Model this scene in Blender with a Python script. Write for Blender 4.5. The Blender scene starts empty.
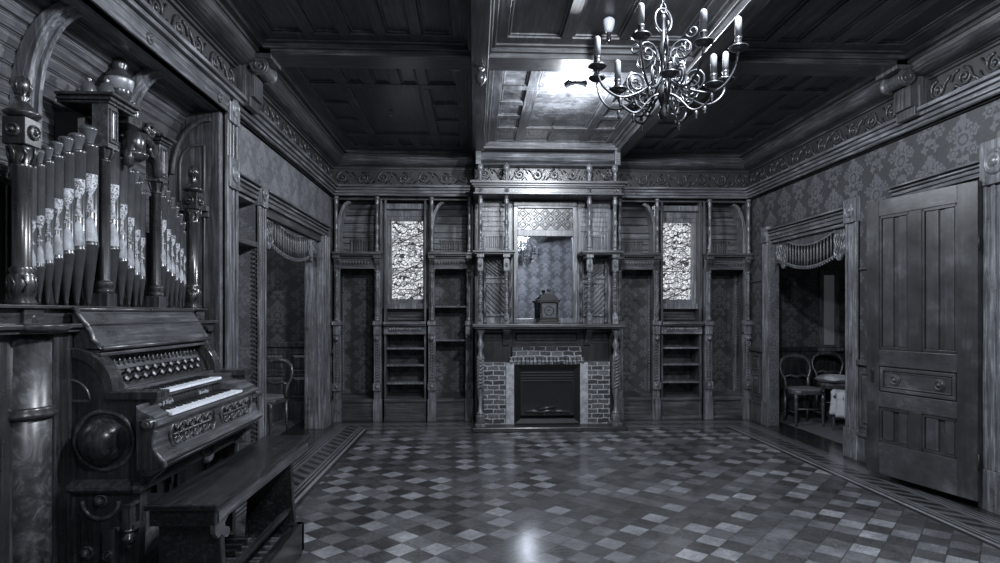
import bpy, bmesh, math, random
from mathutils import Vector, Matrix
random.seed(7)
PI = math.pi
SC = bpy.context.scene
COL = SC.collection

# ------------------------------------------------------------------ camera, world, light, exposure
cam = bpy.data.cameras.new('camera')
cam.sensor_width = 36.0; cam.lens = 21.6; cam.shift_y = 0.0325
cam.clip_start = 0.05
co = bpy.data.objects.new('camera', cam); COL.objects.link(co)
co.location = (0, 0, 1.45); co.rotation_euler = (PI/2, 0, -math.radians(2.4))
SC.camera = co
SC.view_settings.view_transform = 'Standard'; SC.view_settings.look = 'None'
SC.view_settings.gamma = 1.0; SC.view_settings.use_curve_mapping = False
SC.view_settings.exposure = 0.15
try:
    SC.cycles.use_denoising = True; SC.cycles.sample_clamp_indirect = 8.0; SC.cycles.use_adaptive_sampling = False
except Exception:
    pass
W = bpy.data.worlds.new('night_sky'); SC.world = W; W.use_nodes = True
W.node_tree.nodes['Background'].inputs[0].default_value = (0.42, 0.5, 0.68, 1)
W.node_tree.nodes['Background'].inputs[1].default_value = 0.3
LC = (0.89, 0.935, 1.0)
def lamp(name, kind, loc, watts, size=0.05, rot=None, col=LC, sx=None):
    d = bpy.data.lights.new(name, kind); d.energy = watts; d.color = col
    if kind == 'AREA':
        d.shape = 'RECTANGLE'; d.size = sx or size; d.size_y = size
    else:
        d.shadow_soft_size = size
    o = bpy.data.objects.new(name, d); o.location = loc
    if rot: o.rotation_euler = rot
    COL.objects.link(o); return o
lamp('ceiling_lamp_light', 'POINT', (0.96, 5.67, 3.45), 220, 0.05)
lamp('near_ceiling_lamp_light', 'POINT', (1.18, 2.6, 3.48), 430, 0.10)
lamp('rear_fill_light', 'POINT', (0.6, 0.1, 3.3), 130, 0.12)  # added fill from behind the camera, no known lamp there
lamp('left_room_fill_light', 'POINT', (-3.3, 6.1, 2.7), 26, 0.15)  # added to brighten the left side room, source unseen
lamp('right_room_fill_light', 'POINT', (5.75, 7.2, 2.6), 1.4, 0.15)  # weak light added inside the right side room, no lamp known

# ------------------------------------------------------------------ dimensions (metres)
XL, XR, YB, ZC = -1.93, 3.82, 8.2, 3.64      # left wall, right wall, front of the shelving wall, ceiling
CX = 0.95                                    # middle of the fireplace wall
Y0 = -1.5

# ------------------------------------------------------------------ materials
class NT:
    def __init__(s, name):
        s.m = bpy.data.materials.new(name); s.m.use_nodes = True
        s.n = s.m.node_tree.nodes; s.l = s.m.node_tree.links
        s.b = s.n['Principled BSDF']
        s.tc = s.n.new('ShaderNodeTexCoord')
    def pos(s):
        g = s.n.new('ShaderNodeNewGeometry'); return g.outputs['Position']
    def link(s, a, b): s.l.new(a, b)
    def math(s, op, a, b=None, c=None):
        n = s.n.new('ShaderNodeMath'); n.operation = op
        for i, v in enumerate((a, b, c)):
            if v is None: continue
            if isinstance(v, (int, float)): n.inputs[i].default_value = v
            else: s.link(v, n.inputs[i])
        return n.outputs[0]
    def mapping(s, vec, scale=(1,1,1), rot=(0,0,0)):
        n = s.n.new('ShaderNodeMapping'); s.link(vec, n.inputs[0])
        n.inputs['Scale'].default_value = scale; n.inputs['Rotation'].default_value = rot
        return n.outputs[0]
    def noise(s, vec, scale, detail=4, rough=0.6, dist=0.0):
        n = s.n.new('ShaderNodeTexNoise'); s.link(vec, n.inputs['Vector'])
        n.inputs['Scale'].default_value = scale; n.inputs['Detail'].default_value = detail
        n.inputs['Roughness'].default_value = rough; n.inputs['Distortion'].default_value = dist
        return n.outputs[0]
    def ramp(s, fac, stops, interp='LINEAR'):
        n = s.n.new('ShaderNodeValToRGB'); s.link(fac, n.inputs[0]); cr = n.color_ramp
        cr.interpolation = interp
        while len(cr.elements) < len(stops): cr.elements.new(0.5)
        for e, (p, c) in zip(cr.elements, stops):
            e.position = p; e.color = tint(c) if isinstance(c, (int, float)) else c
        return n.outputs[0]
    def mix(s, fac, a, b, mode='MIX'):
        n = s.n.new('ShaderNodeMix'); n.data_type = 'RGBA'; n.blend_type = mode
        for k, v in ((0, fac), (6, a), (7, b)):
            sock = n.inputs[k]
            if isinstance(v, (int, float)): sock.default_value = v if k == 0 else tint(v)
            elif isinstance(v, tuple): sock.default_value = v
            else: s.link(v, sock)
        return n.outputs[2]
    def xyz(s, vec):
        n = s.n.new('ShaderNodeSeparateXYZ'); s.link(vec, n.inputs[0]); return n.outputs
    def comb(s, x, y, z=0.0):
        n = s.n.new('ShaderNodeCombineXYZ')
        for i, v in enumerate((x, y, z)):
            if isinstance(v, (int, float)): n.inputs[i].default_value = v
            else: s.link(v, n.inputs[i])
        return n.outputs[0]
    def bump(s, h, strength=0.3, dist=0.01):
        n = s.n.new('ShaderNodeBump'); n.inputs['Strength'].default_value = strength
        n.inputs['Distance'].default_value = dist; s.link(h, n.inputs['Height'])
        s.link(n.outputs[0], s.b.inputs['Normal'])
    def set(s, rough=0.5, metal=0.0, spec=0.5, coat=0.0):
        s.b.inputs['Roughness'].default_value = rough; s.b.inputs['Metallic'].default_value = metal
        s.b.inputs['Specular IOR Level'].default_value = spec
        s.b.inputs['Coat Weight'].default_value = coat; s.b.inputs['Coat Roughness'].default_value = 0.18
    def col(s, c):
        if isinstance(c, (int, float)): s.b.inputs['Base Color'].default_value = tint(c)
        else: s.link(c, s.b.inputs['Base Color'])
def tint(v): return (v*0.95, v*0.985, min(1.0, v*1.075), 1)
def gz(st): return [(p, grey(c)) for p, c in st]
def grey(v): return (v, v, v, 1)

def wood(name, lo, hi, rough=0.4, axis='Z', coat=0.0, grain=1.0, spec=0.5, blotch=0.35):
    t = NT(name); p = t.pos()
    sc = {'X': (1.2, 22, 22), 'Y': (22, 1.2, 22), 'Z': (22, 22, 1.2)}[axis]
    g = t.noise(t.mapping(p, sc), 2.2*grain, 6, 0.65, 0.4)
    big = t.noise(p, 3.1, 5, 0.7)
    f = t.math('ADD', t.math('MULTIPLY', g, 1 - blotch), t.math('MULTIPLY', big, blotch))
    t.col(t.ramp(f, [(0.34, lo*0.5), (0.52, (lo*0.5+hi*0.8)/2), (0.68, hi*1.35)]))
    t.set(rough, 0, spec, coat); t.bump(g, 0.12, 0.004)
    r = t.math('ADD', t.math('MULTIPLY', big, 0.3), rough - 0.14); t.link(r, t.b.inputs['Roughness'])
    return t.m
def plain(name, v, rough=0.5, metal=0.0, var=0.25, coat=0.0):
    t = NT(name); n = t.noise(t.pos(), 14, 5, 0.7)
    t.col(t.ramp(n, [(0.3, v*(1-var)), (0.7, v*(1+var))])); t.set(rough, metal, 0.5, coat); return t.m

def damask(name, lo, hi, fade=0.3):
    t = NT(name); x, y, z = t.xyz(t.pos()); CW, CHh = 0.34, 0.46
    wob = t.noise(t.pos(), 9, 3, 0.6); w2 = t.noise(t.pos(), 13, 3, 0.6)
    u = t.math('MULTIPLY', t.math('ADD', t.math('ADD', t.math('ADD', x, y), 20.0), t.math('MULTIPLY', wob, 0.05)), 1/CW)
    col = t.math('FLOOR', u)
    v = t.math('ADD', t.math('MULTIPLY', t.math('ADD', t.math('ADD', z, 5.0), t.math('MULTIPLY', w2, 0.05)), 1/CHh), t.math('MULTIPLY', t.math('MODULO', col, 2.0), 0.5))
    px = t.math('ABSOLUTE', t.math('MULTIPLY', t.math('SUBTRACT', t.math('FRACT', u), 0.5), CW))
    py = t.math('MULTIPLY', t.math('SUBTRACT', t.math('FRACT', v), 0.5), CHh)
    def flower(cx, cy, R_, k, amp, hole):
        dx, dy = t.math('SUBTRACT', px, cx), t.math('SUBTRACT', py, cy)
        r = t.math('SQRT', t.math('ADD', t.math('MULTIPLY', dx, dx), t.math('MULTIPLY', dy, dy)))
        th = t.math('ARCTAN2', dy, dx)
        rr = t.math('MULTIPLY', t.math('ADD', t.math('MULTIPLY', t.math('COSINE', t.math('MULTIPLY', th, k)), amp), 1.0), R_)
        body = t.math('MULTIPLY', t.math('SUBTRACT', rr, r), 1/R_)
        if hole:
            ring = t.math('ABSOLUTE', t.math('SUBTRACT', r, R_*0.5)); ring = t.math('MULTIPLY', t.math('SUBTRACT', ring, R_*0.09), 3/R_)
            body = t.math('MINIMUM', body, ring)
        return body
    f = flower(0.0, 0.02, 0.085, 8, 0.14, True)
    for args in ((0.115, 0.075, 0.042, 5, 0.2, True), (0.10, -0.07, 0.05, 6, 0.2, True), (0.0, 0.165, 0.05, 5, 0.25, False), (0.0, -0.13, 0.045, 3, 0.4, False), (0.055, -0.19, 0.032, 4, 0.3, False), (0.06, 0.13, 0.028, 3, 0.4, False)):
        f = t.math('MAXIMUM', f, flower(*args))
    wear = t.noise(t.pos(), 2.0, 6, 0.75); fine = t.noise(t.pos(), 60, 3, 0.7)
    colr = t.ramp(t.math('ADD', f, 0.5), [(0.42, lo), (0.62, hi)])
    colr = t.mix(1.0, colr, t.ramp(wear, gz([(0.25, 1-fade), (0.75, 1+fade)])), 'MULTIPLY')
    colr = t.mix(1.0, colr, t.ramp(fine, gz([(0.3, 0.75), (0.7, 1.2)])), 'MULTIPLY')
    t.col(colr); t.set(0.55, 0, 0.35); return t.m

def floor_mat():
    t = NT('parquet_floor'); p = t.pos(); x, y, z = t.xyz(p)
    r = t.mapping(p, (1/0.155, 1/0.155, 1), (0, 0, math.radians(-47)))
    u, v, _ = t.xyz(r)
    fu, fv = t.math('FLOOR', u), t.math('FLOOR', v)
    wn = t.n.new('ShaderNodeTexWhiteNoise'); wn.noise_dimensions = '2D'
    t.link(t.comb(fu, fv), wn.inputs['Vector']); rnd = wn.outputs[0]
    chk = t.math('ABSOLUTE', t.math('MODULO', t.math('ADD', fu, fv), 2.0))
    ab, bb = t.math('MODULO', t.math('ADD', t.math('MULTIPLY', fu, 1.0), 1000), 2.0), t.math('MODULO', t.math('ADD', fv, 1000), 2.0)
    both = t.math('MULTIPLY', t.math('GREATER_THAN', ab, 0.5), t.math('GREATER_THAN', bb, 0.5))
    area = t.noise(p, 0.8, 3, 0.6)
    tone = t.math('ADD', t.math('MULTIPLY', chk, 0.30), t.math('MULTIPLY', rnd, 0.52))
    tone = t.math('ADD', tone, t.math('MULTIPLY', area, 0.36))
    base = t.ramp(tone, [(0.12, 0.018), (0.5, 0.055), (0.75, 0.15), (1.0, 0.34)])
    gu = t.noise(t.mapping(r, (0.6, 9, 1)), 2.2, 4, 0.7); gv = t.noise(t.mapping(r, (9, 0.6, 1)), 2.2, 4, 0.7)
    gr = t.math('ADD', t.math('MULTIPLY', gu, chk), t.math('MULTIPLY', gv, t.math('SUBTRACT', 1.0, chk)))
    base = t.mix(1.0, base, t.ramp(gr, gz([(0.25, 0.6), (0.75, 1.35)])), 'MULTIPLY')
    wear = t.noise(p, 5.0, 7, 0.75)
    base = t.mix(1.0, base, t.ramp(wear, gz([(0.3, 0.4), (0.55, 1.0), (0.72, 1.7)])), 'MULTIPLY')
    eu = t.math('PINGPONG', u, 0.5); ev = t.math('PINGPONG', v, 0.5)
    gap = t.math('LESS_THAN', t.math('MINIMUM', eu, ev), 0.02)
    base = t.mix(gap, base, 0.02)
    # inlaid border along the left, right and fireplace walls
    d = t.math('MINIMUM', t.math('MINIMUM', t.math('SUBTRACT', x, XL), t.math('SUBTRACT', XR, x)), t.math('SUBTRACT', 8.17, y))
    S = [(0.0,.010),(.13,.12),(.145,.008),(.17,.2),(.185,.008),(.21,.24),(.225,.008),(.245,.2),(.26,.09),(.45,.24),(.462,.008),(.482,.24),(.497,.008),(.525,.28),(.555,.008)]
    bc = t.ramp(d, [(a, c) for a, c in S], 'CONSTANT')
    along = t.math('MODULO', t.math('MULTIPLY', t.math('ADD', t.math('ADD', x, y), 20), 1/0.17), 1.0)
    blk = t.math('LESS_THAN', along, 0.5)
    cen = t.math('MULTIPLY', t.math('GREATER_THAN', d, 0.285), t.math('LESS_THAN', d, 0.435))
    bc = t.mix(t.math('MULTIPLY', cen, blk), bc, 0.008)
    bc = t.mix(1.0, bc, t.ramp(wear, gz([(0.3, 0.6), (0.7, 1.3)])), 'MULTIPLY')
    base = t.mix(t.math('LESS_THAN', d, 0.6), base, bc)
    t.col(base); t.set(0.42, 0, 0.7, 0.9); t.b.inputs['Coat Roughness'].default_value = 0.17
    rr = t.math('ADD', t.math('MULTIPLY', wear, 0.30), 0.23); t.link(rr, t.b.inputs['Roughness'])
    h = t.math('ADD', t.math('ADD', t.noise(p, 26, 4, 0.65), t.math('MULTIPLY', gr, 0.5)), t.math('MULTIPLY', rnd, 0.6))
    t.bump(h, 0.8, 0.022)
    return t.m

def brick_mat():
    t = NT('old_brick'); x, y, z = t.xyz(t.pos())
    b = t.n.new('ShaderNodeTexBrick'); wob = t.noise(t.pos(), 9, 4, 0.6)
    t.link(t.comb(t.math('ADD', t.math('ADD', x, y), t.math('MULTIPLY', wob, 0.03)), t.math('ADD', z, t.math('MULTIPLY', wob, 0.04))), b.inputs['Vector'])
    b.inputs['Scale'].default_value = 1.0; b.inputs['Brick Width'].default_value = 0.15; b.inputs['Row Height'].default_value = 0.062
    b.inputs['Mortar Size'].default_value = 0.008; b.inputs['Mortar Smooth'].default_value = 0.4
    b.inputs['Color1'].default_value = tint(0.02); b.inputs['Color2'].default_value = tint(0.10); b.inputs['Mortar'].default_value = tint(0.30)
    n = t.noise(t.pos(), 30, 5, 0.75)
    t.col(t.mix(1.0, b.outputs[0], t.ramp(n, gz([(0.3, 0.2), (0.7, 1.7)])), 'MULTIPLY')); t.set(0.7)
    t.bump(t.math('ADD', t.math('MULTIPLY', b.outputs[1], -1.0), n), 0.5, 0.01); return t.m

def glass_mat(shift=0.0):
    t = NT('leaded_stained_glass'); x, y, z = t.xyz(t.pos())
    v0 = t.comb(t.math('ADD', x, shift), z)
    ds = t.noise(v0, 9, 3, 0.6)
    v = t.comb(t.math('ADD', t.math('ADD', x, shift), t.math('MULTIPLY', ds, 0.05)), t.math('ADD', z, t.math('MULTIPLY', ds, 0.06)))
    vo = t.n.new('ShaderNodeTexVoronoi'); vo.feature = 'DISTANCE_TO_EDGE'; vo.inputs['Scale'].default_value = 30; t.link(v, vo.inputs['Vector'])
    wv = t.n.new('ShaderNodeTexWave'); wv.wave_type = 'RINGS'; wv.inputs['Scale'].default_value = 4.2; wv.inputs['Distortion'].default_value = 9.0
    wv.inputs['Detail'].default_value = 2.0; wv.inputs['Detail Scale'].default_value = 1.6; t.link(v0, wv.inputs['Vector'])
    vc = t.n.new('ShaderNodeTexVoronoi'); vc.inputs['Scale'].default_value = 30; t.link(v, vc.inputs['Vector'])
    cell = t.xyz(vc.outputs['Color'])[0]
    lead = t.math('MULTIPLY', t.math('GREATER_THAN', vo.outputs['Distance'], 0.055), t.math('GREATER_THAN', wv.outputs[0], 0.09))
    band = t.math('GREATER_THAN', t.math('PINGPONG', t.math('ADD', t.math('MULTIPLY', z, 2.4), t.math('MULTIPLY', x, -1.1)), 0.5), 0.018)
    tone = t.ramp(cell, [(0.0, 0.25), (0.3, 0.6), (0.55, 0.95), (1.0, 1.0)])
    c = t.mix(t.math('MULTIPLY', lead, band), 0.03, tone)
    t.col(0.02); t.set(0.25)
    t.link(c, t.b.inputs['Emission Color']); t.b.inputs['Emission Strength'].default_value = 0.85
    return t.m

def emit(name, v, s):
    t = NT(name); t.col(v); t.set(0.4); t.b.inputs['Emission Color'].default_value = (0.86, 0.92, 1, 1); t.b.inputs['Emission Strength'].default_value = s; return t.m
def stencil_mat():
    t = NT('stencilled_gilt'); n = t.noise(t.pos(), 75, 2, 0.5, 1.5)
    t.col(t.ramp(n, [(0.42, 0.46), (0.5, 0.4), (0.57, 0.05)])); t.set(0.35, 0.1); return t.m
def burl_mat():
    t = NT('burl_veneer'); n = t.noise(t.pos(), 9, 6, 0.7, 2.2)
    t.col(t.ramp(n, [(0.3, 0.012), (0.5, 0.045), (0.66, 0.13)])); t.set(0.36, 0, 0.6, 0.25); t.b.inputs['Coat Roughness'].default_value = 0.3; return t.m
def mirror_mat():
    t = NT('aged_mirror'); p = t.pos(); n = t.noise(p, 26, 6, 0.8, 1.0); x, y, z = t.xyz(p)
    t.col(t.ramp(t.noise(p, 8, 4, 0.7), [(0.3, 0.55), (0.7, 0.85)])); t.set(0.03, 1.0)
    edge = t.math('ADD', t.math('SUBTRACT', x, 0.595), t.math('MULTIPLY', t.math('SUBTRACT', 2.47, z), 0.7))      # spoiled silvering eats in from the top left edges
    f = t.math('ADD', n, t.math('MULTIPLY', edge, -1.0))
    t.link(t.ramp(f, [(0.44, (0.03, 0.03, 0.03, 1)), (0.50, (0.36, 0.36, 0.36, 1))]), t.b.inputs['Roughness']); return t.m

M = {}
M['wood'] = wood('oak_woodwork', 0.024, 0.125, 0.36)
M['woodx'] = wood('oak_woodwork_lengthwise', 0.024, 0.13, 0.34, 'X')
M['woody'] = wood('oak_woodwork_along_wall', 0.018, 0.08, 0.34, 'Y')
M['beam'] = wood('dark_beam_oak', 0.026, 0.10, 0.33, 'Y')
M['beamx'] = wood('dark_beam_oak_crosswise', 0.026, 0.11, 0.33, 'X')
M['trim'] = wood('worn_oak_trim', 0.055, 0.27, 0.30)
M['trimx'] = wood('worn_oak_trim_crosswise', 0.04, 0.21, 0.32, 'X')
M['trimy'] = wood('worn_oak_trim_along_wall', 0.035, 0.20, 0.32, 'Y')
M['dark'] = wood('dark_varnished_wood', 0.012, 0.05, 0.32, coat=0.3)
M['darky'] = wood('dark_varnished_wood_lengthwise', 0.012, 0.05, 0.30, 'Y', coat=0.3)
M['black'] = plain('black_shade_and_paint', 0.006, 0.6)  # flat black: shade painted into recesses, plain colour of the clock hands
M['ceil'] = wood('dark_ceiling_oak', 0.04, 0.12, 0.38, 'Y', spec=0.5)
M['ceilm'] = wood('middle_bay_oak_lit', 0.035, 0.14, 0.36, 'Y')  # lighter copy of the ceiling oak, lamp light put into the colour
M['ceilv'] = wood('worn_lit_varnish_panel', 0.02, 0.20, 0.24, 'X', blotch=0.75)  # mottled wear, with the brightness near the lamp painted in
M['ceilp'] = wood('varnished_ceiling_panel', 0.03, 0.095, 0.33, 'Y', spec=0.6)
M['frieze'] = plain('frieze_ground', 0.02, 0.55)
M['relief'] = plain('carved_relief', 0.035, 0.35)
M['paper'] = damask('damask_wallpaper', 0.04, 0.09)
M['paperd'] = damask('damask_wallpaper_shelving', 0.035, 0.085)
M['plaster'] = damask('faded_wallpaper', 0.10, 0.15, 0.45)
M['board'] = wood('boarded_wood', 0.05, 0.15, 0.42, 'Y')
M['boardx'] = wood('boarded_wood_cove', 0.05, 0.17, 0.45, 'X')
M['door'] = wood('weathered_oak_door', 0.03, 0.055, 0.38, blotch=0.75)
M['doorl'] = wood('weathered_oak_panel_boards', 0.04, 0.075, 0.36, blotch=0.7)
M['doorh'] = wood('weathered_oak_rails_lit', 0.045, 0.085, 0.36, 'Y', blotch=0.7)  # paler than the stiles, reflected light painted into the rails
M['floor'] = floor_mat()
M['floor2'] = plain('side_room_floor', 0.10, 0.45)
M['brick'] = brick_mat()
M['iron'] = plain('black_iron', 0.014, 0.5, 0.3)
M['glassd'] = plain('dark_fire_glass', 0.012, 0.12)
M['stone'] = plain('hearth_stone', 0.03, 0.35)
M['jamb'] = plain('rough_render', 0.30, 0.7, var=0.5)
M['stain'] = glass_mat(0.0); M['stain2'] = glass_mat(1.7)
M['mirror'] = mirror_mat()
M['brass'] = plain('dulled_brass', 0.085, 0.42, 0.8)
M['bronze'] = plain('dark_bronze', 0.07, 0.34, 0.8)
M['candle'] = plain('candle_sleeve', 0.15, 0.5)
M['organ'] = wood('organ_walnut', 0.014, 0.075, 0.28, coat=0.35)
M['organy'] = wood('organ_walnut_lengthwise', 0.016, 0.085, 0.30, 'Y', coat=0.35)
M['organl'] = wood('organ_worn_walnut', 0.035, 0.15, 0.30, 'Y', coat=0.2)
M['pipe'] = plain('organ_pipe_metal', 0.06, 0.26, 0.3, coat=0.3)
M['crown'] = plain('organ_pipe_crown', 0.13, 0.24, 0.4, coat=0.3)
M['stencil'] = stencil_mat(); M['lip'] = plain('pipe_mouth_gilt', 0.36, 0.36, 0.3, var=0.6)
M['burl'] = burl_mat(); M['ebon'] = wood('ebonised_wood', 0.003, 0.010, 0.5); M['paperf'] = damask('brightened_damask_wallpaper', 0.09, 0.24)  # paperf is lightened in colour to make up for low light
M['ivory'] = plain('ivory_keys', 0.8, 0.35, var=0.12); M['ebony'] = plain('ebony_keys', 0.01, 0.3)
M['gilt'] = plain('gilt_lettering', 0.42, 0.4)
M['bench'] = wood('bench_dark_wood', 0.006, 0.035, 0.22, 'Y', coat=0.4)
M['bulb'] = emit('lit_bulb', 0.9, 9.0)
M['opal'] = plain('opal_glass', 0.55, 0.3)
M['white'] = plain('white_plastic', 0.25, 0.45)
M['cloth'] = plain('pale_cloth', 0.42, 0.85); M['fabric'] = plain('upholstery', 0.10, 0.85)
M['chair'] = wood('chair_walnut', 0.03, 0.10, 0.3, coat=0.3)
M['strip_glow'] = emit('glowing_strip', 0.2, 0.022)

# ------------------------------------------------------------------ mesh builder
BASE = {}
class MB:
    def __init__(s, Mx=None): s.v = []; s.f = []; s.s = []; s.M = Mx
    def add(s, vs, fs, smooth=False):
        o = len(s.v)
        for p in vs:
            p = Vector(p); s.v.append(s.M @ p if s.M else p)
        for q in fs: s.f.append([i + o for i in q]); s.s.append(smooth)
    def box(s, x0, x1, y0, y1, z0, z1):
        vs = [(x, y, z) for x in (x0, x1) for y in (y0, y1) for z in (z0, z1)]
        s.add(vs, [(0,1,3,2),(4,6,7,5),(0,4,5,1),(2,3,7,6),(0,2,6,4),(1,5,7,3)]); return s
    def prism(s, poly, axis, a, b, smooth=False):
        n = len(poly)
        def P(u, w, t): return {'X': (t, u, w), 'Y': (u, t, w), 'Z': (u, w, t)}[axis]
        vs = [P(u, w, a) for u, w in poly] + [P(u, w, b) for u, w in poly]
        s.add(vs, [tuple(range(n))[::-1], tuple(range(n, 2*n))])
        o = len(s.v) - 2*n
        for i in range(n):
            j = (i + 1) % n; s.f.append([o+i, o+j, o+n+j, o+n+i]); s.s.append(smooth)
        return s
    def frustum(s, u0, u1, z0, z1, n0, n1, ins):
        """raised field on a local plane: x = u, y = n, z up"""
        vs = [(u0,n0,z0),(u1,n0,z0),(u1,n0,z1),(u0,n0,z1),(u0+ins,n1,z0+ins),(u1-ins,n1,z0+ins),(u1-ins,n1,z1-ins),(u0+ins,n1,z1-ins)]
        s.add(vs, [(0,1,2,3),(4,7,6,5),(0,4,5,1),(1,5,6,2),(2,6,7,3),(3,7,4,0)]); return s
    def ring(s, u0, u1, z0, z1, n0, n1, w):
        s.box(u0, u1, n0, n1, z0, z0+w); s.box(u0, u1, n0, n1, z1-w, z1)
        s.box(u0, u0+w, n0, n1, z0+w, z1-w); s.box(u1-w, u1, n0, n1, z0+w, z1-w); return s
    def panel(s, u0, u1, z0, z1, n, w=0.02, d=0.012):
        s.ring(u0, u1, z0, z1, n, n+d, w)
        s.frustum(u0+w*1.6, u1-w*1.6, z0+w*1.6, z1-w*1.6, n, n+d*1.1, min(u1-u0, z1-z0)*0.12); return s
    def lathe(s, prof, c=(0,0,0), n=12, axis='Z'):
        k = len(prof); vs = []
        for r, h in prof:
            for i in range(n):
                a = 2*PI*i/n; x, y = r*math.cos(a), r*math.sin(a)
                q = {'Z': (x, y, h), 'X': (h, x, y), 'Y': (x, h, y)}[axis]
                vs.append((c[0]+q[0], c[1]+q[1], c[2]+q[2]))
        fs = [(a*n+i, a*n+(i+1) % n, (a+1)*n+(i+1) % n, (a+1)*n+i) for a in range(k-1) for i in range(n)]
        s.add(vs, fs, True); o = len(s.v) - k*n
        s.f.append([o+i for i in range(n)][::-1]); s.s.append(False)
        s.f.append([o+(k-1)*n+i for i in range(n)]); s.s.append(False); return s
    def ball(s, c, r, n=10, sz=1.0):
        return s.lathe([(max(1e-4, r*math.sin(PI*i/8)), -r*sz*math.cos(PI*i/8)) for i in range(9)], c, n)
    def tube(s, pts, r, n=6, closed=False):
        pts = [Vector(p) for p in pts]; k = len(pts); vs = []
        rs = r if isinstance(r, (list, tuple)) else [r]*k
        up = None
        for i, p in enumerate(pts):
            a = pts[(i-1) % k] if (i or closed) else p; b = pts[(i+1) % k] if (i < k-1 or closed) else p
            t = (b - a).normalized() if (b - a).length > 1e-9 else Vector((0,0,1))
            if up is None: up = Vector((0,0,1)) if abs(t.z) < 0.9 else Vector((1,0,0))
            e1 = t.cross(up)
            if e1.length < 1e-4: e1 = t.orthogonal()
            e1.normalize(); e2 = e1.cross(t).normalized(); up = e2
            for j in range(n):
                q = 2*PI*j/n; vs.append(p + (e1*math.cos(q) + e2*math.sin(q))*rs[i])
        fs = []
        for a in range(k if closed else k-1):
            b = (a+1) % k
            for j in range(n): fs.append((a*n+j, a*n+(j+1) % n, b*n+(j+1) % n, b*n+j))
        s.add(vs, fs, True)
        if not closed:
            o = len(s.v) - k*n
            s.f.append([o+j for j in range(n)][::-1]); s.s.append(True); s.f.append([o+(k-1)*n+j for j in range(n)]); s.s.append(True)
        return s
    def build(s, name, mat, parent=None, bevel=0.0, loc=None, seg=2):
        if parent is not None: off = Vector(BASE.get(parent.name, (0,0,0)))
        else: off = Vector(loc or (0,0,0))
        me = bpy.data.meshes.new(name)
        me.from_pydata([p - off for p in s.v], [], s.f)
        me.polygons.foreach_set('use_smooth', s.s)
        bm = bmesh.new(); bm.from_mesh(me); bmesh.ops.recalc_face_normals(bm, faces=bm.faces); bm.to_mesh(me); bm.free()
        me.materials.append(mat)
        o = bpy.data.objects.new(name, me); COL.objects.link(o)
        if parent is not None: o.parent = parent
        else: o.location = off
        BASE[o.name] = tuple(off)
        if bevel:
            b = o.modifiers.new('edges', 'BEVEL'); b.width = bevel; b.segments = seg; b.limit_method = 'ANGLE'; b.angle_limit = math.radians(40)
            b.use_clamp_overlap = True
        return o
def thing(name, label, cat, loc, group=None, kind=None):
    o = bpy.data.objects.new(name, None); o.empty_display_size = 0.1; COL.objects.link(o); o.location = loc
    BASE[o.name] = tuple(loc); tag(o, label, cat, group, kind); return o
def tag(o, label=None, cat=None, group=None, kind=None):
    if label: o['label'] = label
    if cat: o['category'] = cat
    if group: o['group'] = group
    if kind: o['kind'] = kind
    return o
def struct(o, label=None): return tag(o, label, None, None, 'structure')
def FR(o, u, n):
    """local frame: x along u, y along n (outwards), z up"""
    u, n = Vector(u).normalized(), Vector(n).normalized()
    m = Matrix.Identity(4)
    for i in range(3): m[i][0] = u[i]; m[i][1] = n[i]; m[i][2] = (0,0,1)[i]; m[i][3] = o[i]
    return m
LW = lambda x=XL: FR((x, 0, 0), (0,1,0), (1,0,0))     # left wall: u = Y, n = into the room
RW = lambda x=XR: FR((x, 0, 0), (0,1,0), (-1,0,0))
BW = lambda y=YB: FR((0, y, 0), (1,0,0), (0,-1,0))    # fireplace wall: u = X, n = towards the room
def spiral(cx, cy, r0, r1, turns, a0=0.0, sgn=1, n=None):
    n = n or max(8, int(abs(turns)*12)); out = []
    for i in range(n+1):
        t = i/n; a = a0 + sgn*2*PI*turns*t; r = r0 + (r1-r0)*t
        out.append((cx + r*math.cos(a), cy + r*math.sin(a)))
    return out
def rosette(m, u, z, n, r):
    pts = [(r, 0), (r, 0.008), (r*0.78, 0.016), (r*0.7, 0.008), (r*0.4, 0.008), (r*0.3, 0.02), (1e-3, 0.024)]
    k = 14; vs = []
    for rr, h in pts:
        for i in range(k): a = 2*PI*i/k; vs.append((u+rr*math.cos(a), n+h, z+rr*math.sin(a)))
    m.add(vs, [(a*k+i, a*k+(i+1) % k, (a+1)*k+(i+1) % k, (a+1)*k+i) for a in range(len(pts)-1) for i in range(k)], True)
def casing(m, u0, u1, z0, z1, n=0.0):
    """fluted vertical casing"""
    w = u1-u0
    m.box(u0, u1, n, n+0.022, z0, z1)
    for a, b, d in ((0.0, 0.16, 0.04), (0.28, 0.42, 0.034), (0.58, 0.72, 0.034), (0.84, 1.0, 0.04)):
        m.box(u0+w*a, u0+w*b, n, n+d, z0, z1)
def casing_h(m, u0, u1, z0, z1, n=0.0):
    h = z1-z0
    m.box(u0, u1, n, n+0.022, z0, z1)
    for a, b, d in ((0.0, 0.14, 0.03), (0.3, 0.42, 0.04), (0.62, 0.76, 0.05), (0.86, 1.0, 0.07)):
        m.box(u0, u1, n, n+d, z0+h*a, z0+h*b)
def corner_block(m, u, z, w, n=0.0):
    m.box(u-w/2, u+w/2, n, n+0.055, z-w/2*1.2, z+w/2*1.2); rosette(m, u, z, n+0.055, w*0.36)
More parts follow.
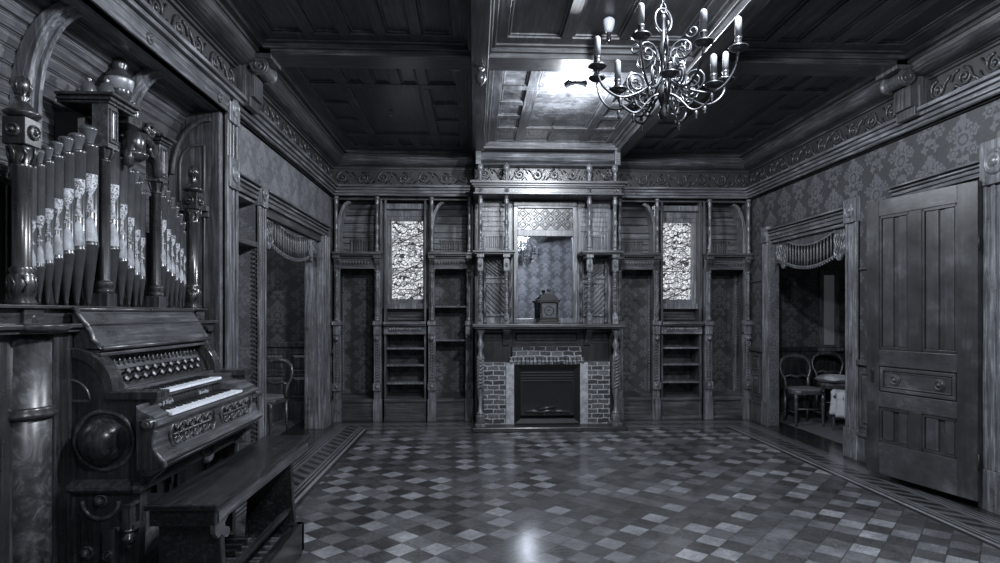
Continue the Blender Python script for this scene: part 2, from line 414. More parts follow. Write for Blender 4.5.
def turned(m, x, y, z0, z1, r, knots=(0.12, 0.5, 0.88), n=10):
    """slender turned colonnette with beads"""
    H = z1-z0; p = [(r*1.25, 0), (r*1.25, 0.03*H)]
    zs = sorted(knots)
    last = 0.05
    p.append((r*0.7, last*H))
    for k in zs:
        p += [(r*0.85, (k-0.045)*H), (r*1.2, (k-0.035)*H), (r*0.8, (k-0.02)*H), (r*1.35, k*H), (r*0.8, (k+0.02)*H), (r*1.2, (k+0.035)*H), (r*0.72, (k+0.05)*H)]
    p += [(r*0.75, 0.96*H), (r*1.25, 0.975*H), (r*1.25, H)]
    p.sort(key=lambda q: q[1])
    m.lathe([(a, z0+b) for a, b in p], (x, y, 0), n)
def scrollwork(m, L, h, step, n, r=0.011, z0=0.0, u0=0.0, k=5):
    """carved running scroll on a local plane"""
    c = int(round(L/step)); st = L/c
    for i in range(c):
        u = u0 + (i+0.5)*st; s = 1 if i % 2 == 0 else -1; zc = z0 + h/2
        sp = spiral(u, zc + s*h*0.02, h*0.36, h*0.07, 1.5, PI/2*s + (0 if s > 0 else PI), s)
        m.tube([(a, n, b) for a, b in sp], [r*(1.0-0.4*q/len(sp)) for q in range(len(sp))], k)
        m.tube([(u-st*0.5, n, zc-s*h*0.32), (u-st*0.30, n, zc-s*h*0.1), (u-st*0.22, n, zc+s*h*0.16), (u, n, zc+s*h*0.38)], r*0.9, k)
        m.tube([(u+st*0.12, n, zc-s*h*0.36), (u+st*0.3, n, zc-s*h*0.14), (u+st*0.42, n, zc-s*h*0.38)], r*0.8, k)
        m.tube([(u+st*0.2, n, zc+s*h*0.38), (u+st*0.38, n, zc+s*h*0.3), (u+st*0.46, n, zc+s*h*0.05)], r*0.8, k)
        m.lathe([(r*1.6, n-0.01), (r*1.3, n+0.008), (1e-3, n+0.012)], (u, 0, zc), 8, 'Y')

# ------------------------------------------------------------------ room shell
m = MB(); m.box(-2.35, 4.1, Y0, 8.7, -0.1, 0.0); struct(m.build('floor', M['floor']), 'waxed parquet floor with inlaid border')
m = MB(); m.box(-2.5, 4.0, Y0, 8.7, ZC+0.006, ZC+0.15); ceiling = struct(m.build('ceiling', M['ceilp']), 'dark coffered wooden ceiling')
m = MB(); m.box(-2.4, 4.0, 8.6, 8.75, 0, ZC+0.03); struct(m.build('wall_back', M['paperd']), 'fireplace wall')
m = MB(); m.box(-2.4, 4.0, Y0-0.1, Y0, 0, ZC+0.03); struct(m.build('wall_front', M['paperf']), 'papered wall behind the viewer')

# ---- left wall: organ alcove | post | niche | wide doorway | corner strip
m = MB(LW())
m.box(4.63, 4.9, -0.37, 0, 0, ZC)                    # post between alcove and niche
m.box(4.9, 5.36, -0.37, -0.25, 0, ZC)                # niche back
m.box(4.9, 5.36, -0.25, 0, 2.42, ZC)
m.box(5.36, 5.55, -0.22, 0, 0, ZC)
m.box(5.55, 7.67, -0.22, 0, 2.43, ZC)
m.box(7.67, 8.6, -0.22, 0, 0, ZC)
m.box(Y0, 4.64, -0.12, 0, 3.0, ZC)
wl = struct(m.build('wall_left', M['plaster']), 'left wall with organ alcove and wide doorway')
# alcove: boarded back wall curving into a cove
def cove(m, y0, y1, xb, xf, zs, ze, n=22, z_low=0.0, step=0.055):
    prof = [(xb, z_low)]; z = zs - int((zs-max(z_low, 1.3))/step)*step
    while z < zs-1e-6: prof.append((xb, z)); z += step
    for i in range(n+1):
        a = PI/2*i/n; prof.append((xf - (xf-xb)*math.cos(a), zs + (ze-zs)*math.sin(a)))
    return prof
pr = cove(None, 0, 0, -2.3, -1.99, 2.52, 3.02, 10)
m = MB()
for i in range(len(pr)-1):
    (xa, za), (xb, zb) = pr[i], pr[i+1]
    t = Vector((xb-xa, zb-za)).normalized(); nx, nz = t.y, -t.x
    g = 0.012
    m.prism([(xa+t.x*g, za+t.y*g), (xb-t.x*g, zb-t.y*g), (xb-t.x*g-0.03*nx, zb-t.y*g-0.03*nz), (xa+t.x*g-0.03*nx, za+t.y*g-0.03*nz)], 'Y', Y0, 4.66)
    m.prism([(xa-0.006*nx, za-0.006*nz), (xb-0.006*nx, zb-0.006*nz), (xb-0.03*nx, zb-0.03*nz), (xa-0.03*nx, za-0.03*nz)], 'Y', Y0, 4.66)
m.box(-2.42, -2.31, Y0, 4.66, 0, 3.1)
struct(m.build('wall_alcove', M['board'], bevel=0.003), 'boarded wall and cove of the organ alcove')
# ribs of the cove
def rib(y, w=0.11):
    m = MB()
    outer = [(-2.3, 1.35)] + [(-1.98 - 0.32*math.cos(PI/2*i/12), 2.52 + 0.5*math.sin(PI/2*i/12)) for i in range(13)]
    inner = [(-2.24, 1.35)] + [(-1.98 - 0.26*math.cos(PI/2*i/12), 2.50 + 0.49*math.sin(PI/2*i/12)) for i in range(13)]
    inner2 = [(-2.215, 1.35)] + [(-1.98 - 0.235*math.cos(PI/2*i/12), 2.50 + 0.485*math.sin(PI/2*i/12)) for i in range(13)]
    m.prism(outer + inner[::-1], 'Y', y-w/2, y+w/2)
    for dy in (-w/2+0.015, w/2-0.015): m.prism(outer + inner2[::-1], 'Y', y+dy-0.014, y+dy+0.014)
    return m
for i, y in enumerate((1.6, 2.35, 3.12, 3.92)):
    struct(rib(y).build('trim_1', M['trim'], bevel=0.004), 'curved wooden rib of the organ alcove')
# end wall of the alcove with an arched panel (the post's near face)
m = MB(FR((0, 4.63, 0), (1,0,0), (0,-1,0)))
arch = [(-2.11 - 0.11*math.cos(PI/2*i/8), 2.55 + 0.17*math.sin(PI/2*i/8)) for i in range(9)]
m.tube([(-2.22, 0.012, 2.3)] + [(a, 0.012, b) for a, b in arch] + [(-2.04, 0.012, 2.72), (-2.04, 0.012, 2.3)], 0.012, 6)
m.tube([(-2.16, 0.012, 2.3), (-2.16, 0.012, 1.5), (-2.04, 0.012, 1.5), (-2.04, 0.012, 2.3)], 0.010, 6)
m.box(-2.25, -2.0, 0, 0.06, 2.22, 2.26); m.box(-2.15, -2.02, 0, 0.045, 2.26, 2.36); m.box(-2.13, -2.0, 0, 0.03, 2.18, 2.22)
m.tube([(-1.99-0.28*math.cos(PI/2*i/10), 0.02, 2.5+0.42*math.sin(PI/2*i/10)) for i in range(11)], 0.022, 6)
m.box(-2.3, -2.255, 0, 0.02, 1.3, 2.5)
m.box(-1.99, -1.93, 0, 0.012, 0, 3.0)
m.box(-2.12, -1.97, 0, 0.10, 1.32, 1.36); m.box(-2.08, -2.0, 0, 0.07, 1.22, 1.32)
struct(m.build('trim_2', M['wood'], bevel=0.004), 'arched end panel of the organ alcove')
m = MB(FR((0, 4.625, 0), (1,0,0), (0,-1,0))); m.box(-2.31, -1.93, 0, 0.004, 0, 3.02)
struct(m.build('trim_3', M['wood']), 'plain boarded end of the organ alcove')
# header over the alcove
m = MB(LW())
m.box(Y0, 4.66, -0.10, 0.05, 2.985, 3.088)
m.box(Y0, 4.66, 0.0, 0.062, 2.985, 2.997)
for y in (1.1, 1.9, 2.7, 3.55, 4.5): rosette(m, y, 3.042, 0.05, 0.035)
struct(m.build('trim_4', M['trimy'], bevel=0.004), 'carved header beam over the organ alcove')
# niche between the two casings
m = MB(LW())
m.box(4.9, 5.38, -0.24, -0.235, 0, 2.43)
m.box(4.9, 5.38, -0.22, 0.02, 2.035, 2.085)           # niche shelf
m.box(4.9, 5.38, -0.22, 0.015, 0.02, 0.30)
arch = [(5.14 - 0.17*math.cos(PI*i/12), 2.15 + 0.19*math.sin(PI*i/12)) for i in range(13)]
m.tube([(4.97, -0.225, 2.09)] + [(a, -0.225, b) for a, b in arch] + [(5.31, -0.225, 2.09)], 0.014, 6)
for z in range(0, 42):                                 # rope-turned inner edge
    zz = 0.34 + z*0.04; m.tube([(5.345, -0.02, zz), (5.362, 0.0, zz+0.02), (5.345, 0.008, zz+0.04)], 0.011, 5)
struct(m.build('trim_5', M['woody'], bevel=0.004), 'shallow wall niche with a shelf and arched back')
# casings of post, niche and doorway
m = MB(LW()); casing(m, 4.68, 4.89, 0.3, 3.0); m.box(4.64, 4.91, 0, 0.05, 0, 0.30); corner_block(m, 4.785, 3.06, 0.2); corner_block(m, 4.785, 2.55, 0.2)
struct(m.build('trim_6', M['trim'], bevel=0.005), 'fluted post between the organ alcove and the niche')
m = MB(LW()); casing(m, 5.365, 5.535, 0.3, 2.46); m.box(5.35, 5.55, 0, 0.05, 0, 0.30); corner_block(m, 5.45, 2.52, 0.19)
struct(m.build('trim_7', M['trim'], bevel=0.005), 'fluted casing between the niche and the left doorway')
m = MB(LW()); casing_h(m, 4.88, 5.36, 2.45, 2.58); casing_h(m, 5.54, 7.9, 2.44, 2.58)
struct(m.build('trim_8', M['trimy'], bevel=0.005), 'moulded lintel over the left doorway')
m = MB(LW()); casing(m, 7.70, 7.93, 0.3, 2.45); m.box(7.68, 7.95, 0, 0.05, 0, 0.30)
m.box(7.655, 7.68, -0.21, 0.02, 0, 2.44)
struct(m.build('trim_9', M['trim'], bevel=0.005), 'fluted far casing of the left doorway')
m = MB(LW()); m.box(7.93, 8.14, 0, 0.015, 0, 0.95); m.box(7.93, 8.14, 0, 0.03, 0, 0.28); m.box(7.93, 8.14, 0, 0.045, 0.93, 0.98)
m.panel(7.96, 8.10, 0.68, 0.88, 0.015); m.panel(7.96, 8.10, 0.33, 0.64, 0.015)
struct(m.build('trim_10', M['wood'], bevel=0.004), 'panelled dado strip in the left corner')
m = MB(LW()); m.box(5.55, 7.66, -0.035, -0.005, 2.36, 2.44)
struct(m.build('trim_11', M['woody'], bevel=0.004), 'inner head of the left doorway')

# ---- right wall: corner strip | doorway | dado | door opening
m = MB(RW())
m.box(7.6, 8.6, -0.10, 0, 0, ZC); m.box(5.98, 7.6, -0.10, 0, 2.40, ZC); m.box(5.3, 5.98, -0.10, 0, 0, ZC)
m.box(4.34, 5.3, -0.18, 0, 2.47, ZC); m.box(Y0, 4.34, -0.18, 0, 0, ZC)
struct(m.build('wall_right', M['paper']), 'papered right wall with two doorways')
m = MB(RW()); m.box(4.2, 5.5, -0.75, -0.7, 0, 2.6); m.box(4.25, 4.33, -0.7, -0.18, 0, 2.6); m.box(5.31, 5.4, -0.7, -0.18, 0, 2.6); m.box(4.2, 5.5, -0.75, -0.18, 2.5, 2.6)
struct(m.build('wall_passage', M['dark']), 'dark passage behind the open oak door')
for z0, z1, a, b in ((1.885, 1.9, 7.76, 8.2), (1.885, 1.9, 5.3, 5.8)):
    pass
m = MB(RW())
for a, b in ((7.76, 8.16), (5.32, 5.79)):
    m.box(a, b, 0, 0.02, 1.885, 1.905)
    m.box(a, b, 0, 0.02, 0, 0.96); m.box(a, b, 0, 0.035, 0, 0.27); m.box(a, b, 0, 0.05, 0.25, 0.28); m.box(a, b, 0, 0.05, 0.95, 1.0)
m.panel(7.84, 8.08, 0.70, 0.90, 0.02); m.panel(7.84, 8.08, 0.34, 0.64, 0.02)
m.panel(5.36, 5.55, 0.34, 0.88, 0.02); m.panel(5.6, 5.76, 0.34, 0.88, 0.02)
struct(m.build('trim_12', M['wood'], bevel=0.004), 'panelled dado and rail on the right wall')
m = MB(RW()); casing(m, 7.605, 7.755, 0.3, 2.40); m.box(7.59, 7.77, 0, 0.05, 0, 0.3); corner_block(m, 7.68, 2.48, 0.17)
casing(m, 5.80, 5.98, 0.3, 2.40); m.box(5.78, 6.0, 0, 0.05, 0, 0.3); corner_block(m, 5.89, 2.49, 0.2)
casing(m, 4.06, 4.33, 0.3, 2.49); m.box(4.04, 4.345, 0, 0.05, 0, 0.3); corner_block(m, 4.195, 2.56, 0.27)
struct(m.build('trim_13', M['trim'], bevel=0.005), 'fluted casings of the right doorways')
m = MB(RW()); casing_h(m, 5.99, 7.6, 2.40, 2.54); m.box(5.98, 7.6, -0.03, 0.0, 2.36, 2.40); m.box(7.585, 7.605, -0.105, 0.02, 0, 2.4); m.box(5.965, 5.99, -0.105, 0.02, 0, 2.4)
casing_h(m, 4.33, 5.32, 2.48, 2.60)
struct(m.build('trim_14', M['trimy'], bevel=0.005), 'moulded lintels of the right doorways')
m = MB(RW()); m.box(Y0, 4.03, 0, 0.02, 0, 0.96); m.box(Y0, 4.03, 0, 0.05, 0, 0.27); m.box(Y0, 4.03, 0, 0.05, 0.95, 1.0)
for i in range(8): m.panel(3.55-i*0.5, 3.98-i*0.5, 0.34, 0.88, 0.02)
struct(m.build('baseboard_right', M['woody'], bevel=0.004), 'panelled dado nearest on the right wall')
m = MB(LW(-2.3)); m.box(Y0, 2.4, 0, 0.03, 0, 0.25)
struct(m.build('baseboard_left', M['woody'], bevel=0.004), 'skirting of the alcove')

# ---- bulkhead above the shelving, picture moulds, friezes, cornices
m = MB(); m.box(-1.93, 3.82, 8.2, 8.6, 3.0, ZC+0.02); struct(m.build('trim_15', M['wood']), 'bulkhead over the shelving')
def mould_run(mb, u0, u1, n=0.0):
    for z0, z1, d in ((3.02, 3.05, 0.03), (3.05, 3.075, 0.045), (3.085, 3.12, 0.055), (3.12, 3.15, 0.085), (3.155, 3.185, 0.11)):
        mb.box(u0, u1, n-0.02, n+d, z0, z1)
    mb.box(u0, u1, n-0.02, n+0.03, 3.02, 3.185)
def cornice_run(mb, u0, u1, n=0.0):
    prof = [(-0.02, 3.41), (0.03, 3.41), (0.03, 3.43), (0.055, 3.43)] + [(0.055+0.135*math.sin(PI/2*i/6), 3.435+0.11*(1-math.cos(PI/2*i/6))) for i in range(7)] + [(0.205, 3.545), (0.205, 3.57), (0.25, 3.57), (0.25, 3.60), (0.32, 3.62), (0.32, ZC+0.02), (-0.02, ZC+0.02)]
    mb.prism([(n+a, b) for a, b in prof], 'X', u0, u1)
for i, (fr, u0, u1, mat) in enumerate(((BW(8.2), -1.93, 0.0, 'beamx'), (BW(8.2), 1.9, 3.82, 'beamx'), (LW(), Y0, 8.2, 'woody'), (RW(), Y0, 8.2, 'woody'))):
    mb = MB(fr); mould_run(mb, u0, u1); struct(mb.build('trim_16', M['trimy'] if i > 1 else M['trimx'], bevel=0.004), 'picture mould under the frieze')
    mb = MB(fr); cornice_run(mb, u0, u1); struct(mb.build('trim_17', M[mat], bevel=0.004), 'coved cornice')
    mb = MB(fr); mb.box(u0, u1, -0.02, 0.004, 3.18, 3.42); struct(mb.build('trim_18', M['frieze']), 'dark ground of the carved frieze')
    mb = MB(fr); scrollwork(mb, u1-max(u0, 2.2 if i > 1 else u0), 0.21, 0.27, 0.012, 0.013, 3.19, max(u0, 2.2 if i > 1 else u0)); struct(mb.build('trim_19', M['relief']), 'carved running scroll of the frieze')
# ---- ceiling beams and coffers
XB1, XB2 = 0.04, 1.87
m = MB()
for x in (XB1, XB2):
    m.box(x-0.07, x+0.07, Y0, 8.2, 3.50, ZC+0.04)
    for d, z in ((0.095, 3.56), (0.13, 3.60)): m.box(x-d, x+d, Y0, 8.2, z, ZC+0.04)
struct(m.build('trim_20', M['beam'], bevel=0.006), 'long ceiling beams')
m = MB()
for y in (5.0, 1.7):
    m.box(XL, XR, y-0.13, y+0.13, 3.53, ZC+0.04)
    for d, z in ((0.16, 3.57), (0.2, 3.605)): m.box(XL, XR, y-d, y+d, z, ZC+0.04)
struct(m.build('trim_21', M['beamx'], bevel=0.006), 'cross beams of the ceiling')
def coffer(x0, x1, y0, y1, nx, ny, rw, rl, long_only=False, mid=False):
    """stiles, rails and sunk-panel mouldings of one ceiling bay"""
    m = MB(); z0, z1 = ZC-0.02, ZC+0.04; b = 0.10; zr = z0+0.003; zs = z0+0.006
    m.box(x0, x1, y0, y0+b, z0, z1); m.box(x0, x1, y1-b, y1, z0, z1); m.box(x0, x0+b, y0+b, y1-b, z0, z1); m.box(x1-b, x1, y0+b, y1-b, z0, z1)
    cells = []
    ix0, ix1, iy0, iy1 = x0+b, x1-b, y0+b, y1-b
    if long_only:
        w = (ix1-ix0)/nx
        for i in range(nx):
            if i: m.box(ix0+i*w-0.045, ix0+i*w+0.045, iy0, iy1, z0, z1)
            cells.append((ix0+i*w+(0.045 if i else 0), ix0+(i+1)*w-(0.045 if i < nx-1 else 0), iy0, iy1))
    else:
        m.box(ix0, ix1, iy0+rl, iy0+rl+b, zr, z1); m.box(ix0, ix1, iy1-rl-b, iy1-rl, zr, z1)
        m.box(ix0+rw, ix0+rw+b, iy0+rl+b, iy1-rl-b, zr, z1); m.box(ix1-rw-b, ix1-rw, iy0+rl+b, iy1-rl-b, zr, z1)
        w = (ix1-ix0)/nx
        for (ya, yb) in ((iy0, iy0+rl), (iy1-rl, iy1)):
            xs = [ix0, ix0+rw+b/2] + [ix0+rw+b/2+(ix1-ix0-2*rw-b)*k/(nx-2) for k in range(1, nx-2)] + [ix1-rw-b/2, ix1]
            for k in range(len(xs)-1):
                if 0 < k: m.box(xs[k]-b/2, xs[k]+b/2, ya, yb, zs, z1)
                cells.append((xs[k]+(b/2 if k else 0), xs[k+1]-(b/2 if k < len(xs)-2 else 0), ya, yb))
        for (xa, xb) in ((ix0, ix0+rw), (ix1-rw, ix1)):
            ys = [iy0+rl+b/2+(iy1-iy0-2*rl-b)*k/ny for k in range(ny+1)]
            for k in range(ny):
                if k: m.box(xa, xb, ys[k]-b/2, ys[k]+b/2, zs, z1)
                cells.append((xa, xb, ys[k]+b/2, ys[k+1]-b/2))
        cells.append((ix0+rw+b, ix1-rw-b, iy0+rl+b, iy1-rl-b))
    for xa, xb, ya, yb in cells:
        w = 0.022; zz = ZC-0.005
        m.box(xa, xb, ya, ya+w, zz, z1); m.box(xa, xb, yb-w, yb, zz, z1); m.box(xa, xa+w, ya+w, yb-w, zz, z1); m.box(xb-w, xb, ya+w, yb-w, zz, z1)
    o = m.build('trim_22', M['ceilm' if mid else 'ceil'], bevel=0.006); struct(o, 'coffered panelling of a ceiling bay')
xs = ((XL+0.27, XB1-0.12), (XB1+0.12, XB2-0.12), (XB2+0.12, XR-0.27))
for i, (a, b) in enumerate(xs):
    coffer(a, b, 5.2, 7.95 if i != 1 else 7.62, 5 if i != 1 else 4, 3, 0.26 if i != 1 else 0.24, 0.42, False, i == 1)
    if i == 1:
        mp = MB(); mp.box(a+0.1, b-0.1, 5.3, 7.52, ZC+0.001, ZC+0.02); struct(mp.build('trim_24', M['ceilv']), 'worn varnished panels of the middle ceiling bay, lamp brightness painted in')
    coffer(a, b, 1.9, 4.8, 5 if i != 1 else 3, 1, 0, 0, True)
    coffer(a, b, -1.2, 1.5, 5 if i != 1 else 3, 1, 0, 0, True)
# scroll corbels where the cross beam meets the side walls
for fr, xx in ((LW(), 0), (RW(), 1)):
    mb = MB(fr)
    mb.box(4.87, 5.13, 0, 0.10, 3.16, 3.55); mb.box(4.9, 5.1, 0, 0.16, 3.2, 3.42)
    mb.lathe([(0.075, -0.12), (0.075, -0.1), (0.06, -0.09), (0.06, 0.09), (0.075, 0.1), (0.075, 0.12)], (5.0, 0.2, 3.44), 14, 'X')
    for dx in (-0.12, 0.12):
        mb.tube([(5.0+dx, 0.2+a, 3.44+b) for a, b in spiral(0, 0, 0.065, 0.012, 1.6, PI)], 0.012, 5)
    mb.box(4.89, 5.11, 0, 0.13, 3.12, 3.2); mb.box(4.87, 5.13, 0, 0.30, 3.50, 3.6)
    struct(mb.build('trim_23', M['wood'], bevel=0.006), 'scrolled corbel under the cross beam')

# ---- side rooms seen through the doorways
m = MB(); m.box(-4.8, -2.15, 4.6, 8.7, -0.1, -0.001); m.box(-4.8, -2.15, 4.6, 8.7, 2.95, 3.05); struct(m.build('floor_left_room', M['floor2']), 'floor of the left side room')
m = MB(); m.box(-4.8, -2.12, 8.35, 8.5, 0, 3); m.box(-4.85, -4.75, 4.6, 8.4, 0, 3); m.box(-4.8, -2.3, 4.6, 4.7, 0, 3); struct(m.build('wall_left_room', M['paper']), 'papered walls of the left side room')
m = MB(FR((0, 8.35, 0), (1,0,0), (0,-1,0)))
m.box(-4.75, -2.13, 0, 0.02, 0, 1.0); m.box(-4.75, -2.13, 0, 0.04, 0, 0.24); m.box(-4.75, -2.13, 0, 0.06, 1.0, 1.06)
for i in range(7): m.panel(-2.53-i*0.36, -2.23-i*0.36, 0.66, 0.92, 0.02); m.panel(-2.53-i*0.36, -2.23-i*0.36, 0.3, 0.62, 0.02)
struct(m.build('baseboard_left_room', M['wood'], bevel=0.004), 'panelled dado of the left side room')
m = MB(); m.box(4.0, 7.0, 5.0, 8.9, -0.1, -0.001); m.box(4.0, 7.0, 5.0, 8.9, 2.95, 3.05); struct(m.build('floor_right_room', M['floor2']), 'floor of the right side room')
m = MB(); m.box(3.85, 7.0, 8.75, 8.9, 0, 3); m.box(6.9, 7.05, 5.0, 8.8, 0, 3); m.box(4.6, 7.0, 5.45, 5.5, 0, 3); m.box(3.92, 4.6, 5.45, 5.5, 0, 3); struct(m.build('wall_right_room', M['paper']), 'papered walls of the right side room')
m = MB(FR((0, 8.75, 0), (1,0,0), (0,-1,0))); m.box(4.0, 6.9, 0, 0.02, 0, 0.92); m.box(4.0, 6.9, 0, 0.05, 0.9, 0.96)
for i in range(6): m.panel(4.1+i*0.4, 4.43+i*0.4, 0.3, 0.84, 0.02)
struct(m.build('baseboard_right_room', M['dark'], bevel=0.004), 'dark dado of the right side room')
m = MB(FR((0, 8.75, 0), (1,0,0), (0,-1,0))); m.ring(5.12, 5.42, 0.92, 2.1, 0, 0.05, 0.06); m.box(5.09, 5.45, 0, 0.1, 0.9, 0.95)
w3 = struct(m.build('window_3', M['trim'], bevel=0.004), 'narrow framed glowing strip on the right side room wall')
m = MB(FR((0, 8.75, 0), (1,0,0), (0,-1,0))); m.box(5.18, 5.36, 0.005, 0.012, 0.99, 2.03); m.build('pane', M['strip_glow'], w3)  # added glow, stands in for a lit surface beyond the doorway

# ------------------------------------------------------------------ stained glass windows
for i, (xc, mat, lab) in enumerate(((-0.93, 'stain', 'left leaded stained glass window between the shelves'), (2.84, 'stain2', 'right leaded stained glass window between the shelves'))):
    mb = MB(BW(8.42)); a, b = xc-0.35, xc+0.35
    mb.ring(a, b, 1.52, 2.96, 0, 0.17, 0.075); mb.ring(a+0.07, b-0.07, 1.59, 2.80, 0, 0.09, 0.065); mb.box(a+0.07, b-0.07, 0, 0.1, 2.795, 2.89)
    mb.box(a-0.01, b+0.01, 0, 0.14, 2.9, 2.96)
    w = struct(mb.build('window_%d' % (i+1), M['trim'], bevel=0.006), lab)
    mb = MB(BW(8.42)); mb.box(xc-0.215, xc+0.215, 0.02, 0.03, 1.65, 2.74); mb.build('stained_glass', M[mat], w)
    mb = MB(BW(8.42))
    for z in (2.05, 2.44): mb.box(xc-0.222, xc+0.222, 0.03, 0.036, z-0.005, z+0.005)
    mb.build('glazing_bar', M['iron'], w)

# ------------------------------------------------------------------ built-in shelving units of the fireplace wall
def bracket(mb, x, z0, z1, n0, w=0.085):
    """console block with scroll"""
    h = z1-z0
    mb.box(x-w/2, x+w/2, n0, n0+0.05, z0, z1)
    mb.prism([(n0, z0), (n0+0.05, z0+0.02), (n0+0.07, z0+h*0.4), (n0+0.12, z0+h*0.7), (n0+0.13, z1), (n0, z1)], 'X', x-w/2*0.8, x+w/2*0.8)
    mb.box(x-w/2*1.1, x+w/2*1.1, n0, n0+0.145, z1-0.035, z1)
    rosette(mb, x, z0+h*0.55, n0+0.05, w*0.3)
def front_post(root, x, kind):
    """stack of turned column, console, slender column, carved pilaster, plinth block"""
    mb = MB(); turned(mb, x, 8.1, 2.28, 3.02, 0.025, (0.1, 0.45, 0.9)); mb.build('column', M['trim'], root)
    mb = MB(BW(8.2)); bracket(mb, x, 2.03, 2.23, 0); mb.build('console_bracket', M['wood'], root, 0.004)
    mb = MB(); mb.box(x-0.035, x+0.035, 8.13, 8.2, 1.18, 2.03); turned(mb, x, 8.115, 1.36, 2.03, 0.023, (0.15, 0.35, 0.62, 0.85)); mb.build('column', M['trim'], root, 0.003)
    mb = MB(BW(8.2)); mb.box(x-0.05, x+0.05, 0, 0.08, 1.17, 1.36); mb.box(x-0.06, x+0.06, 0, 0.11, 1.30, 1.35); mb.box(x-0.055, x+0.055, 0, 0.095, 0.42, 0.52)
    mb.box(x-0.05, x+0.05, 0, 0.06, 0.28, 1.2); mb.box(x-0.058, x+0.058, 0, 0.075, 0, 0.30); mb.ball((x, 0.095, 1.12), 0.035); mb.ball((x, 0.085, 0.47), 0.03)
    mb.box(x-0.045, x-0.032, 0, 0.075, 0.52, 1.08); mb.box(x+0.032, x+0.045, 0, 0.075, 0.52, 1.08)
    for k in range(14):
        z = 0.54+k*0.038; mb.tube([(x-0.028, 0.064, z), (x, 0.078, z+0.019), (x+0.028, 0.064, z+0.038)], 0.009, 4)
        mb.tube([(x+0.028, 0.064, z), (x, 0.07, z+0.019), (x-0.028, 0.064, z+0.038)], 0.007, 4)
    mb.build('pilaster', M['trim'], root, 0.003)
